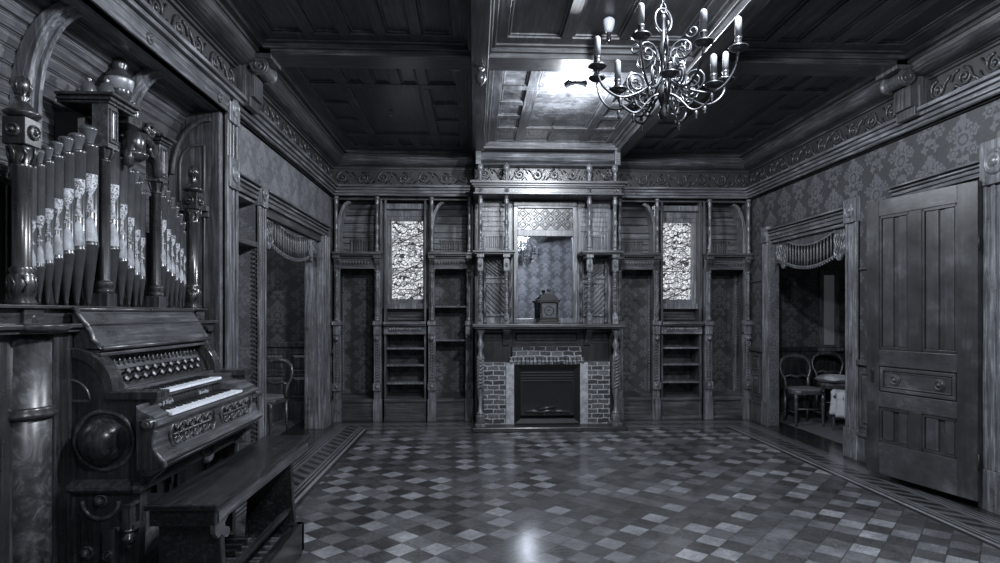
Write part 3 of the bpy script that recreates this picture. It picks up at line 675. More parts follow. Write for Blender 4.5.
def unit(xl, xr, kind, label, posts, arch_side):
    xm = (xl+xr)/2; root = thing('built_in_shelving', label, 'shelving', (xm, 8.2, 0), 'built-in shelving units beside the fireplace')
    a, b = xl+0.015, xr-0.015
    mb = MB(); mb.box(a, a+0.03, 8.19, 8.59, 0, 3.0); mb.box(b-0.03, b, 8.19, 8.59, 0, 3.0); mb.build('side_panel', M['wood'], root, 0.003)
    mb = MB(BW(8.2)); mb.box(a, b, -0.36, 0.0, 0, 0.27); mb.box(a, b, -0.36, 0.03, 0, 0.05); mb.box(a, b, -0.36, 0.02, 0.255, 0.28)
    mb.prism([(0.02, 0.28), (0.0, 0.30), (-0.36, 0.34), (-0.36, 0.28)], 'X', a, b); mb.build('plinth', M['woodx'], root, 0.004)
    mb = MB(); mb.box(a, b, 8.56, 8.575, 0.27, 2.24 if kind != 'window' else 1.2); mb.build('papered_back', M['paperd'], root)
    if kind == 'window':
        mb = MB(BW(8.2)); mb.box(a, b, -0.28, -0.22, 1.3, 3.0); mb.box(a, b, -0.24, -0.19, 1.36, 1.53); mb.panel(xm-0.28, xm+0.28, 1.37, 1.52, -0.19, 0.018); mb.build('window_apron', M['woodx'], root, 0.004)
        mb = MB(BW(8.2)); mb.box(a, b, -0.3, 0.11, 1.31, 1.345); mb.box(a, b, -0.3, 0.085, 1.29, 1.31); mb.build('shelf', M['trimx'], root, 0.005)
        mb = MB(BW(8.2)); mb.box(a, b, -0.02, 0.03, 1.18, 1.29); mb.box(a, b, 0, 0.05, 1.175, 1.195)
        n = 15
        for k in range(n):
            u = a+0.07+(b-a-0.14)*(k+0.5)/n; mb.ball((u, 0.035, 1.245), 0.022, 8)
            mb.tube([(u-0.02, 0.035, 1.21), (u, 0.04, 1.225), (u+0.02, 0.035, 1.21)], 0.006, 4)
        mb.build('carved_apron', M['trim'], root, 0.003)
        for z in (0.98, 0.75, 0.505):
            mb = MB(); mb.box(a+0.03, b-0.03, 8.2, 8.56, z-0.012, z+0.012); mb.build('shelf', M['trim'], root, 0.003)
    else:
        mb = MB(BW(8.2)); mb.box(a, b, -0.36, 0.15, 2.25, 2.28); mb.box(a, b, -0.36, 0.125, 2.23, 2.25); mb.build('shelf', M['woodx'], root, 0.005)
        mb = MB(BW(8.2)); mb.box(a, b, -0.02, 0.04, 2.07, 2.23); mb.box(a+0.02, b-0.02, 0.03, 0.06, 2.2, 2.23); mb.box(a+0.02, b-0.02, 0.03, 0.055, 2.06, 2.085)
        n = 12
        for k in range(n):
            u = a+0.08+(b-a-0.16)*(k+0.5)/n; mb.ball((u, 0.045, 2.145), 0.02, 8); mb.tube([(u-0.018, 0.045, 2.11), (u, 0.055, 2.125), (u+0.018, 0.045, 2.11)], 0.006, 4)
        mb.build('carved_apron', M['woodx'], root, 0.003)
        # boarded and coved back of the display compartment
        pr = [(8.5, 2.28+0.0)] + [(8.5, 2.28+0.08*k) for k in range(1, 5)] + [(8.5-0.22*(1-math.cos(PI/2*k/5)), 2.6+0.38*math.sin(PI/2*k/5)) for k in range(1, 6)]
        mb = MB()
        for k in range(len(pr)-1):
            (y0, z0), (y1, z1) = pr[k], pr[k+1]; mb.prism([(y0, z0+0.005), (y1, z1-0.005), (y1+0.03, z1-0.005), (y0+0.03, z0+0.005)], 'X', a+0.03, b-0.03)
        mb.box(a, b, 8.53, 8.55, 2.2, 3.0); mb.build('coved_back', M['boardx'], root, 0.003)
        mb = MB(BW(8.5)); mb.box(xm-0.17, xm+0.17, 0, 0.025, 2.29, 2.32); mb.box(xm-0.17, xm+0.17, 0, 0.025, 2.47, 2.5)
        for k in range(9): mb.box(xm-0.155+k*0.036, xm-0.135+k*0.036, 0, 0.02, 2.32, 2.47)
        mb.build('ribbed_panel', M['wood'], root, 0.003)
        mb = MB(BW(8.2)); s = arch_side; e = b if s > 0 else a
        arcp = [(e-s*0.02, 2.45)] + [(e-s*(0.02+0.17*(1-math.cos(PI/2*k/8))), 2.55+0.44*math.sin(PI/2*k/8)) for k in range(9)]
        arcq = [(e-s*0.06, 2.45)] + [(e-s*(0.06+0.16*(1-math.cos(PI/2*k/8))), 2.55+0.41*math.sin(PI/2*k/8)) for k in range(9)]
        vs = [(u, n, z) for u, z in arcp + arcq[::-1] for n in (-0.2, -0.05)]
        mb.prism(arcp + arcq[::-1], 'Y', -0.25, -0.03); mb.box(min(e, e-s*0.06), max(e, e-s*0.06), -0.3, -0.03, 2.28, 2.46); mb.build('arched_bracket', M['trim'], root, 0.004)
        if kind == 'shelves':
            for z in (1.55, 1.09):
                mb = MB(); mb.box(a+0.03, b-0.03, 8.2, 8.56, z-0.012, z+0.012); mb.build('shelf', M['trim'], root, 0.003)
        else:
            mb = MB(); s = arch_side; e = b-0.05 if s > 0 else a+0.05
            for k in range(40): z = 0.36+k*0.042; mb.tube([(e-0.01, 8.50, z), (e+0.012, 8.49, z+0.021), (e-0.01, 8.50, z+0.042)], 0.010, 4)
            mb.box(e-0.015, e+0.015, 8.5, 8.56, 0.34, 2.06); mb.build('rope_moulding', M['trim'], root)
    for x in posts: front_post(root, x, kind)
    return root
unit(-1.915, -1.245, 'open', 'tall open wall niche with papered back in the left corner of the fireplace wall', (-1.85, -1.31), -1)
unit(-1.245, -0.645, 'window', 'low three-shelf bookcase under the left stained glass window', (), 1)
unit(-0.645, -0.005, 'shelves', 'narrow bookcase with two high shelves directly left of the fireplace', (-0.58, -0.075), -1)
unit(1.905, 2.555, 'open', 'tall open niche with papered back directly right of the fireplace', (1.975, 2.49), 1)
unit(2.555, 3.155, 'window', 'low three-shelf bookcase under the right stained glass window', (), -1)
unit(3.155, 3.82, 'open', 'tall open wall niche in the right corner of the fireplace wall', (3.22, 3.76), 1)

# ------------------------------------------------------------------ fireplace with overmantel
fp = thing('fireplace', 'tall carved wooden fireplace with brick surround, mirror and shelves, centre of the end wall', 'fireplace', (CX-0.02, 7.8, 0))
c = CX-0.02
def sym(d): return (c-d, c+d)
mb = MB(); mb.box(c-0.95, c+0.95, 7.38, 7.9, 0, 0.035); mb.build('hearth', M['stone'], fp, 0.006)
mb = MB(); mb.box(c-0.96, c-0.9, 7.36, 7.9, 0.0, 0.055); mb.box(c+0.9, c+0.96, 7.36, 7.9, 0.0, 0.055); mb.box(c-0.96, c+0.96, 7.34, 7.40, 0.0, 0.055); mb.build('hearth_kerb', M['dark'], fp, 0.008)
mb = MB(); mb.box(c-0.93, c+0.93, 7.95, 8.59, 0.0, ZC+0.01); mb.build('chimney_breast', M['wood'], fp)
mb = MB(); mb.box(c-0.82, c-0.43, 7.70, 7.95, 0.03, 0.83); mb.box(c+0.43, c+0.82, 7.70, 7.95, 0.03, 0.83); mb.box(c-0.45, c+0.45, 7.70, 7.95, 0.89, 1.03); mb.build('brick_surround', M['brick'], fp, 0.006)
for a in (c-0.53, c+0.425):
    mb = MB(); mb.box(a, a+0.105, 7.685, 7.95, 0.03, 0.82); mb.build('rendered_jamb', M['jamb'], fp, 0.006)
mb = MB()
for k in range(19):
    x = c-0.485+k*0.0513; mb.box(x, x+0.044, 7.685, 7.95, 0.80+random.uniform(-.004, .004), 0.895)
mb.build('soldier_course', M['brick'], fp, 0.006)
mb = MB(BW(7.70)); u0, u1 = c-0.42, c+0.42
def bevel_frame(mb, u0, u1, z0, z1, n0, n1, w):
    o = [(u0,n0,z0),(u1,n0,z0),(u1,n0,z1),(u0,n0,z1)]; i = [(u0+w,n1,z0+w*0.7),(u1-w,n1,z0+w*0.7),(u1-w,n1,z1-w),(u0+w,n1,z1-w)]
    bk = [(x, n1-0.06, z) for x, n, z in o]
    mb.add(o+i+bk, [(0,1,5,4),(1,2,6,5),(2,3,7,6),(3,0,4,7),(0,8,9,1),(1,9,10,2),(2,10,11,3),(3,11,8,0)])
bevel_frame(mb, u0, u1, 0.05, 0.80, 0.05, 0.0, 0.075)
ins = mb.build('fire_insert', M['iron'], fp)
mb = MB(BW(7.70)); mb.box(u0+0.07, u1-0.07, -0.02, -0.005, 0.14, 0.73); mb.build('fire_glass', M['glassd'], ins)
mb = MB(BW(7.70))
for z in (0.615, 0.65, 0.685): mb.box(u0+0.075, u1-0.075, -0.005, 0.012, z, z+0.018)
mb.ring(u0+0.075, u1-0.075, 0.15, 0.60, -0.005, 0.012, 0.018); mb.build('louvre', M['iron'], ins, 0.003)
mb = MB()
for dx, r in ((-0.16, 0.3), (0.0, -0.2), (0.17, 0.15)):
    mb.tube([(c+dx-0.12, 7.695, 0.185+0.03*r), (c+dx, 7.69, 0.2), (c+dx+0.12, 7.695, 0.19-0.05*r)], 0.022, 8)
mb.tube([(c-0.12, 7.69, 0.22), (c+0.1, 7.69, 0.26)], 0.018, 8); mb.build('log', M['stone'], ins)
# wooden frieze behind mantel shelf
mb = MB(BW(7.95)); mb.box(c-0.90, c+0.90, 0, 0.16, 1.03, 1.26); mb.box(c-0.90, c-0.45, 0, 0.16, 0.83, 1.04); mb.box(c+0.45, c+0.90, 0, 0.16, 0.83, 1.04)
for a, b in ((-0.86, -0.5), (-0.44, 0.44), (0.5, 0.86)): mb.panel(c+a, c+b, 1.06, 1.24, 0.16, 0.02)
mb.box(c-0.93, c-0.81, 0, 0.20, 0.0, 1.26); mb.box(c+0.81, c+0.93, 0, 0.20, 0.0, 1.26); mb.build('mantel_frieze', M['dark'], fp, 0.005)
mb = MB(BW(7.95)); mb.box(c-0.96, c+0.96, 0, 0.52, 1.285, 1.325); mb.box(c-0.94, c+0.94, 0, 0.49, 1.265, 1.285); mb.build('mantel_shelf', M['woodx'], fp, 0.006)
for d in (-0.85, -0.53, 0.53, 0.85):
    mb = MB(BW(7.95)); x = c+d
    mb.prism([(0.16, 1.03), (0.20, 1.05), (0.24, 1.12), (0.36, 1.20), (0.40, 1.265), (0.16, 1.265)], 'X', x-0.04, x+0.04); mb.box(x-0.05, x+0.05, 0.16, 0.44, 1.235, 1.265); mb.build('mantel_bracket', M['wood'], fp, 0.005)
for d in (-0.86, 0.86):      # lower columns with a carved rope block
    mb = MB(); x = c+d; y = 7.56
    mb.lathe([(0.055, 0.055), (0.055, 0.17), (0.04, 0.18), (0.05, 0.2), (0.03, 0.22), (0.022, 0.33), (0.032, 0.4), (0.04, 0.44), (0.045, 0.47), (0.045, 0.5)], (x, y, 0), 12)
    mb.box(x-0.045, x+0.045, y-0.045, y+0.045, 0.5, 0.92)
    mb.lathe([(0.045, 0.92), (0.03, 0.95), (0.022, 0.99), (0.045, 1.06), (0.03, 1.1), (0.02, 1.15), (0.035, 1.2), (0.05, 1.23), (0.05, 1.265)], (x, y, 0), 12)
    mb.box(x-0.065, x+0.065, y-0.065, y+0.39, 0.035, 0.075)
    for k in range(9):
        z = 0.52+k*0.042; mb.tube([(x-0.036, y-0.047, z), (x, y-0.06, z+0.02), (x+0.036, y-0.047, z+0.042)], 0.011, 5); mb.tube([(x+0.036, y-0.047, z), (x, y-0.05, z+0.02), (x-0.036, y-0.047, z+0.042)], 0.009, 5)
    mb.build('column', M['trim'], fp, 0.003)
# overmantel: back boards, mirror, shelves, columns, cornice
mb = MB(BW(7.95)); mb.box(c-0.42, c+0.42, 0, 0.03, 1.325, 2.98); mb.build('overmantel_back', M['wood'], fp, 0.004)
mb = MB(BW(7.95)); mb.ring(c-0.42, c+0.42, 1.33, 2.93, 0.02, 0.07, 0.06); mb.box(c-0.37, c+0.37, 0.02, 0.075, 2.475, 2.56); mb.box(c-0.37, c+0.37, 0.02, 0.08, 2.845, 2.88)
mf = mb.build('mirror_frame', M['trim'], fp, 0.006)
mb = MB(BW(7.95)); mb.box(c-0.362, c+0.362, 0.03, 0.042, 1.385, 2.475); mb.build('mirror', M['mirror'], mf)
mb = MB(BW(7.95)); mb.box(c-0.37, c+0.37, 0.03, 0.04, 2.56, 2.85); dpn = mb.build('diamond_panel', M['dark'], fp)
mb = MB(BW(7.95))
for i in range(5):                      # carved diamond lattice
    for j in range(2):
        u, z = c-0.296+i*0.148, 2.632+j*0.145
        for r in (0.072, 0.038): mb.tube([(u-r, 0.046, z), (u, 0.046, z+r), (u+r, 0.046, z), (u, 0.046, z-r)], 0.0095, 4, True)
for i in range(4):
    u, z = c-0.222+i*0.148, 2.705
    for r in (0.038,): mb.tube([(u-r, 0.046, z), (u, 0.046, z+r), (u+r, 0.046, z), (u, 0.046, z-r)], 0.0095, 4, True)
mb.build('diamond_lattice', M['trim'], dpn)
for s in (-1, 1):
    a, b = (c-0.88, c-0.44) if s < 0 else (c+0.44, c+0.88)
    mb = MB(BW(7.95))
    mb.box(a, b, 0, 0.02, 1.325, 2.98)
    for z0, z1 in ((1.45, 1.85), (1.95, 2.16)):   # slanting boards
        mb.ring(a+0.05, b-0.05, z0-0.03, z1+0.03, 0.02, 0.045, 0.028); k = 6 if z1-z0 > 0.3 else 5
        W_, Hh = (b-a-0.16), z1-z0
        for q in range(-k, k+1):
            t0 = q/k
            pts = []
            for f in range(21):
                w = f/20; u = a+0.08+W_*w; zz = z0+Hh*(t0+(w if s > 0 else 1-w)*min(1.0, W_/Hh))
                if z0 <= zz <= z1: pts.append((u, 0.028, zz))
            if len(pts) > 1: mb.tube([pts[0], pts[-1]], 0.011, 4)
    for k in range(6): mb.box(a+0.04, b-0.04, 0.02, 0.032, 2.545+k*0.065, 2.60+k*0.065)
    mb.ring(a+0.07, b-0.07, 2.29, 2.50, 0.02, 0.045, 0.03)
    for k in range(8): u = a+0.11+(b-a-0.22)*(k+0.5)/8; mb.box(u-0.009, u+0.009, 0.02, 0.04, 2.32, 2.47)
    mb.build('side_panel', M['trim'], fp, 0.003)
    mb = MB(BW(7.95)); e0, e1 = (a-0.08, b+0.02) if s < 0 else (a-0.02, b+0.08)
    mb.box(e0, e1, 0, 0.42, 2.225, 2.255); mb.box(e0+0.02, e1-0.02, 0, 0.39, 2.205, 2.225); mb.build('shelf', M['woodx'], fp, 0.005)
    for x in (c+s*0.86, c+s*0.53):
        y = 7.60
        mb = MB(); turned(mb, x, y, 2.255, 2.96, 0.030, (0.1, 0.2, 0.5, 0.88), 12); mb.build('column', M['trim'], fp)
        mb = MB(); mb.box(x-0.032, x+0.032, y-0.032, y+0.032, 1.325, 1.43); mb.box(x-0.036, x+0.036, y-0.036, y+0.036, 2.0, 2.14); mb.box(x-0.045, x+0.045, y-0.06, y+0.30, 2.165, 2.205); mb.box(x-0.028, x+0.028, y-0.028, y+0.028, 2.13, 2.17)
        turned(mb, x, y, 1.43, 2.0, 0.028, (0.15, 0.3, 0.45, 0.6, 0.75, 0.9), 12); fr = BW(y-0.036); n = MB(fr); rosette(n, x, 2.07, 0, 0.026); rosette(n, x, 1.38, -0.004, 0.022); mb.add(n.v, n.f, True)
        mb.build('column', M['trim'], fp, 0.003)
        mb = MB(); turned(mb, x + (0.06 if s < 0 else -0.06), 7.86, 1.325, 2.2, 0.022, (0.2, 0.5, 0.8), 10); mb.build('rear_column', M['wood'], fp)
mb = MB(BW(7.95))
mb.box(c-0.95, c+0.95, 0, 0.44, 2.955, 2.98); mb.box(c-0.93, c+0.93, 0, 0.41, 2.98, 3.04); mb.box(c-0.95, c+0.95, 0, 0.44, 3.04, 3.06); mb.box(c-0.97, c+0.97, 0, 0.46, 3.06, 3.085); mb.box(c-0.99, c+0.99, 0, 0.49, 3.085, 3.12)
for d in (-0.86, -0.53, 0.53, 0.86): rosette(mb, c+d, 3.01, 0.41, 0.032)
mb.build('cornice', M['woodx'], fp, 0.005)
mb = MB(BW(7.95)); mb.box(c-0.93, c+0.93, 0, 0.12, 3.12, 3.42); scrollwork(mb, 1.84, 0.2, 0.23, 0.125, 0.012, 3.17, c-0.92); mb.build('carved_frieze', M['dark'], fp)
for d in (-0.86, -0.53, 0.53, 0.86):
    mb = MB(); mb.lathe([(0.03, 3.12), (0.03, 3.14), (0.02, 3.16), (0.026, 3.22), (0.018, 3.25), (0.03, 3.265), (0.042, 3.30), (0.036, 3.335), (0.018, 3.355), (0.01, 3.37)], (c+d, 7.60, 0), 12); mb.build('ball_finial', M['trim'], fp)
mb = MB(BW(7.95)); mb.prism([(0, 3.36), (0.26, 3.36), (0.28, 3.38), (0.34, 3.40), (0.37, 3.44), (0.36, 3.49), (0.30, 3.52), (0, 3.52)], 'X', c-0.86, c+0.86); mb.box(c-0.92, c-0.85, 0, 0.40, 3.34, 3.53); mb.box(c+0.85, c+0.92, 0, 0.40, 3.34, 3.53)
mb.box(c-0.92, c+0.92, 0, 0.42, 3.53, 3.56); mb.box(c-0.92, c+0.92, 0, 0.40, 3.56, 3.66); mb.build('top_moulding', M['trimx'], fp, 0.006)

# ------------------------------------------------------------------ pipe organ
OX = -2.0                                             # plane of the pipe front
org = thing('pipe_organ', 'dark walnut reed organ with two keyboards and stencilled display pipes in the alcove', 'organ', (-2.0, 3.55, 0))
mb = MB(); mb.box(-2.28, -1.94, 2.42, 4.42, 0, 1.37); mb.build('case', M['organ'], org, 0.006)
mb = MB(); mb.box(-2.28, -1.89, 2.40, 4.46, 1.365, 1.385); mb.box(-2.28, -1.87, 2.39, 4.47, 1.385, 1.405); mb.lathe([(0.125, 1.365), (0.145, 1.385), (0.145, 1.405), (0.10, 1.41)], (-1.935, 2.70, 0), 24); mb.build('case_moulding', M['organy'], org, 0.005)
mb = MB(); mb.box(-2.28, -1.965, 2.42, 4.42, 1.40, 1.475); mb.box(-2.28, -1.93, 2.42, 4.43, 1.475, 1.49)
for y in (2.738, 3.33, 3.856, 4.349): mb.box(-2.05, -1.945, y-0.06, y+0.06, 1.40, 1.475)
mb.build('pipe_rack', M['organy'], org, 0.004)
mb = MB(); mb.lathe([(0.100, 0.0), (0.100, 1.365)], (-1.965, 2.70, 0), 28); col = mb.build('rounded_corner', M['burl'], org)
mb = MB(); mb.lathe([(0.098, 0.995), (0.12, 1.005), (0.124, 1.02), (0.11, 1.03), (0.115, 1.04), (0.098, 1.05)], (-1.965, 2.70, 0), 28); mb.build('ring_moulding', M['organ'], col)
mb = MB(); mb.box(-1.97, -1.925, 2.83, 2.945, 0.0, 1.36); mb.box(-1.965, -1.92, 2.92, 2.95, 0.0, 1.36); mb.build('stile', M['organ'], org, 0.004)
# round corner posts with cube blocks and finials
def organ_post(y, s=1.0):
    x = OX; z = lambda v: 1.49 + (v-1.49)*s
    mb = MB()
    mb.lathe([(0.058, 1.40), (0.058, 1.44), (0.045, 1.46), (0.056, 1.49), (0.058, 1.50), (0.045, 1.52), (0.052, 1.535), (0.052, 1.62), (0.042, 1.63), (0.052, 1.645), (0.037, 1.66), (0.037, 2.09), (0.043, 2.10), (0.037, 2.11), (0.047, 2.17), (0.052, 2.185)], (x, y, 0), 18)
    for k in range(7):
        a = 2*PI*k/7; ca, sa = math.cos(a), math.sin(a); mb.tube([(x+0.052*ca, y+0.052*sa, 1.545), (x+0.053*math.cos(a+0.35), y+0.053*math.sin(a+0.35), 1.58), (x+0.052*ca, y+0.052*sa, 1.615)], 0.006, 4)
        mb.tube([(x+0.040*ca, y+0.040*sa, 2.11), (x+0.050*math.cos(a+0.25), y+0.050*math.sin(a+0.25), 2.15), (x+0.054*ca, y+0.054*sa, 2.185)], 0.007, 4)
    p = mb.build('post', M['organ'], org)
    mb = MB(); mb.box(x-0.05, x+0.05, y-0.05, y+0.05, 2.19, 2.31)
    for fr in (FR((x+0.05, 0, 0), (0,1,0), (1,0,0)), ):
        n = MB(fr); rosette(n, y, 2.25, 0, 0.034); mb.add(n.v, n.f, True)
    n = MB(FR((0, y-0.05, 0), (1,0,0), (0,-1,0))); rosette(n, x, 2.25, 0, 0.03); mb.add(n.v, n.f, True)
    mb.build('block', M['organ'], p, 0.004)
    mb = MB(); mb.lathe([(0.045, 2.31), (0.068, 2.325), (0.072, 2.335), (0.058, 2.345), (0.042, 2.365), (0.024, 2.385), (0.018, 2.39), (0.03, 2.40), (0.018, 2.41), (0.031, 2.432), (0.035, 2.458), (0.029, 2.485), (0.012, 2.502), (1e-3, 2.506)], (x, y, 0), 18)
    for k in range(8):
        a = 2*PI*k/8; mb.tube([(x+0.024*math.cos(a), y+0.024*math.sin(a), 2.416), (x+0.036*math.cos(a), y+0.036*math.sin(a), 2.455), (x+0.022*math.cos(a), y+0.022*math.sin(a), 2.493)], 0.0045, 4)
    mb.build('finial', M['organ'], p)
organ_post(2.738); organ_post(4.349)
# square towers with panelled boxes and cornices
def tower(y, zt, y0, y1, x0):
    x = OX; mb = MB()
    mb.box(x-0.042, x+0.042, y-0.042, y+0.042, 1.40, 1.56); mb.lathe([(0.042, 1.56), (0.046, 1.575), (0.035, 1.585), (0.043, 1.60), (0.043, 1.62), (0.027, 1.63), (0.027, zt-0.31), (0.033, zt-0.30), (0.027, zt-0.29), (0.038, zt-0.24), (0.045, zt-0.225)], (x, y, 0), 16)
    for k in range(6):
        a = 2*PI*k/6; mb.tube([(x+0.03*math.cos(a), y+0.03*math.sin(a), zt-0.29), (x+0.042*math.cos(a), y+0.042*math.sin(a), zt-0.25), (x+0.047*math.cos(a), y+0.047*math.sin(a), zt-0.225)], 0.007, 4)
    t = mb.build('tower', M['organ'], org, 0.003)
    mb = MB(); mb.box(-2.04, x+0.045, y-0.045, y+0.045, zt-0.225, zt); n = MB(FR((x+0.045, 0, 0), (0,1,0), (1,0,0))); n.panel(y-0.034, y+0.034, zt-0.205, zt-0.02, 0, 0.010, 0.009); mb.add(n.v, n.f)
    mb.box(-2.045, x+0.05, y-0.05, y+0.05, zt-0.235, zt-0.22); mb.build('tower_box', M['organl'], t, 0.003)
    mb = MB(); mb.box(x0, x+0.055, y0+0.02, y1-0.02, zt, zt+0.015); mb.box(x0, x+0.068, y0+0.01, y1-0.01, zt+0.015, zt+0.032); mb.box(x0, x+0.085, y0, y1, zt+0.038, zt+0.055); mb.box(x0, x+0.065, y0+0.015, y1-0.015, zt+0.03, zt+0.04); mb.build('tower_cornice', M['organ'], t, 0.004)
tower(3.33, 2.575, 3.26, 3.53, -2.22); tower(3.856, 2.51, 3.78, 3.945, -2.08)
mb = MB()                                             # broken arch between the towers
mb.tube([(OX+0.03, 3.66 + 0.16*math.cos(PI*k/12), 2.30 + 0.20*math.sin(PI*k/12)) for k in range(0, 13)], 0.028, 8)
mb.tube([(OX+0.03, 3.66+a, 2.50+b) for a, b in spiral(0.07, 0.07, 0.05, 0.012, 1.6, PI)], 0.014, 6)
mb.tube([(OX+0.03, 3.66+a, 2.42+b) for a, b in spiral(0.10, 0.03, 0.045, 0.012, 1.5, 0, -1)], 0.012, 6)
mb.lathe([(0.03, 2.33), (0.07, 2.36), (0.075, 2.38), (0.05, 2.39), (0.06, 2.44), (0.05, 2.5)], (OX+0.03, 3.56, 0), 12); mb.build('arch', M['organ'], org)
mb = MB(); mb.box(-2.28, -2.16, 3.36, 3.83, 1.49, 2.55); mb.build('tower_back', M['black'], org)  # flat black block, paints the shade behind the middle pipes
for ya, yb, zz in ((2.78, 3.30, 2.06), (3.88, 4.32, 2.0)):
    mb = MB(); mb.box(-2.30, -2.21, ya, yb, 1.49, zz); mb.build('pipe_back', M['black'], org)  # flat black as well, shade behind the outer pipes
# display pipes: conical foot, gilt mouth, stencil, crown
def shell(mb, x, y, r, rows, face=-0.85):
    vs = []; k = 7
    for z, half in rows:
        for i in range(k):
            a = face + half*(2*i/(k-1)-1); vs.append((x+r*math.cos(a), y+r*math.sin(a), z))
    mb.add(vs, [(a*k+i, a*k+i+1, (a+1)*k+i+1, (a+1)*k+i) for a in range(len(rows)-1) for i in range(k-1)], True)
def pipe(x, y, r, zm, zt, crown=True, z0=1.49, face=-0.85):
    mb = MB(); mb.lathe([(r*0.22, z0), (r*0.3, z0+0.03), (r*0.98, zm-0.03), (r*1.06, zm-0.022), (r*1.06, zm-0.012), (r, zm-0.008), (r, zt-0.022), (r*1.05, zt-0.018), (r*1.05, zt-0.008), (r, zt)], (x, y, 0), 16)
    p = mb.build('pipe', M['pipe'], org)
    h = min(0.13, 2.6*r+0.02)
    mb = MB(); shell(mb, x, y, r*1.035, [(zm, 0.85), (zm+h*0.25, 0.82), (zm+h*0.55, 0.66), (zm+h*0.8, 0.42), (zm+h*0.95, 0.2), (zm+h, 0.03)], face); mb.build('mouth', M['lip'], p)
    g = zm+h+0.02; H = min(0.20, 4.2*r+0.02)
    mb = MB(); shell(mb, x, y, r*1.03, [(g, 0.62), (g+H*0.05, 0.6), (g+H*0.08, 0.34), (g+H*0.3, 0.16), (g+H*0.45, 0.12), (g+H*0.55, 0.4), (g+H*0.68, 0.72), (g+H*0.75, 0.84), (g+H, 0.86)], face); mb.build('stencil', M['stencil'], p)
    if crown:
        ch = max(0.06, r*1.9); mb = MB(); mb.lathe([(r*0.55, zt-0.01), (r*0.55, zt+0.005), (r*0.62, zt+ch*0.3), (r*0.85, zt+ch*0.75), (r*0.9, zt+ch*0.85), (r*0.95, zt+ch*0.9), (r*0.8, zt+ch*1.05), (r*0.35, zt+ch*1.12), (1e-3, zt+ch*1.13)], (x, y, 0), 16); mb.build('crown', M['crown'], p)
for y, r, zm, zt in ((2.835, .022, 1.67, 2.13), (2.885, .024, 1.685, 2.15), (2.94, .027, 1.705, 2.18), (3.00, .031, 1.735, 2.22), (3.07, .036, 1.765, 2.255), (3.15, .041, 1.795, 2.285), (3.243, .046, 1.83, 2.34)):
    pipe(-2.03, y, r, zm, zt)
for y, r, zm, zt in ((3.405, .034, 1.72, 2.40), (3.475, .042, 1.83, 2.42), (3.565, .037, 1.77, 2.36), (3.645, .033, 1.735, 2.3), (3.715, .029, 1.70, 2.25), (3.775, .026, 1.68, 2.2)):
    pipe(-2.05, y, r, zm, zt, y > 3.6)
for y, r, zm, zt in ((3.925, .036, 1.80, 2.20), (3.995, .033, 1.775, 2.22), (4.06, .030, 1.745, 2.205), (4.12, .029, 1.72, 2.17), (4.185, .026, 1.695, 2.12), (4.245, .024, 1.68, 2.08), (4.29, .020, 1.66, 2.03)):
    pipe(-2.04, y, r, zm, zt)
pipe(-2.03, 2.56, 0.05, 1.86, 2.06)
# turned crowns standing on the near tower
def crown_urn(x, y, z, r, h, tier):
    mb = MB()
    pr = [(r*0.9, 0), (r*0.98, h*0.1), (r, h*0.45), (r*0.92, h*0.6), (r*0.6, h*0.78), (r*0.35, h*0.82), (r*0.3, h*0.88), (r*0.42, h*0.93), (r*0.3, h), (1e-3, h*1.01)]
    if tier: pr = [(r*0.74, 0), (r*0.74, h*0.36), (r*0.86, h*0.38), (r*0.84, h*0.46), (r*1.0, h*0.62), (r*1.02, h*0.68), (r*0.9, h*0.7), (r*0.86, h*0.72), (r*0.55, h*0.8), (r*0.52, h*0.84), (r*0.62, h*0.88), (r*0.56, h*0.96), (r*0.2, h), (1e-3, h*1.0)]
    mb.lathe([(a, z+b) for a, b in pr], (x, y, 0), 20); u = mb.build('crown_urn', M['pipe'] if tier else M['crown'], org)
    if tier:
        mb = MB(); shell(mb, x, y, r*0.76, [(z+0.01, 0.9), (z+h*0.3, 0.9)], -0.7); mb.build('stencil', M['stencil'], u)
        mb = MB(); mb.lathe([(r*0.9, z+h*0.47), (r*1.04, z+h*0.63), (r*1.04, z+h*0.655)], (x, y, 0), 20); mb.build('band', M['lip'], u)
crown_urn(-2.14, 3.42, 2.63, 0.040, 0.13, 0); crown_urn(-2.08, 3.48, 2.63, 0.042, 0.15, 0); crown_urn(-2.13, 3.69, 2.61, 0.074, 0.37, 1); crown_urn(-2.03, 3.66, 2.61, 0.03, 0.10, 0)
mb = MB(); mb.box(-2.26, -1.99, 3.54, 3.775, 2.55, 2.61); mb.build('crown_shelf', M['organ'], org, 0.004)
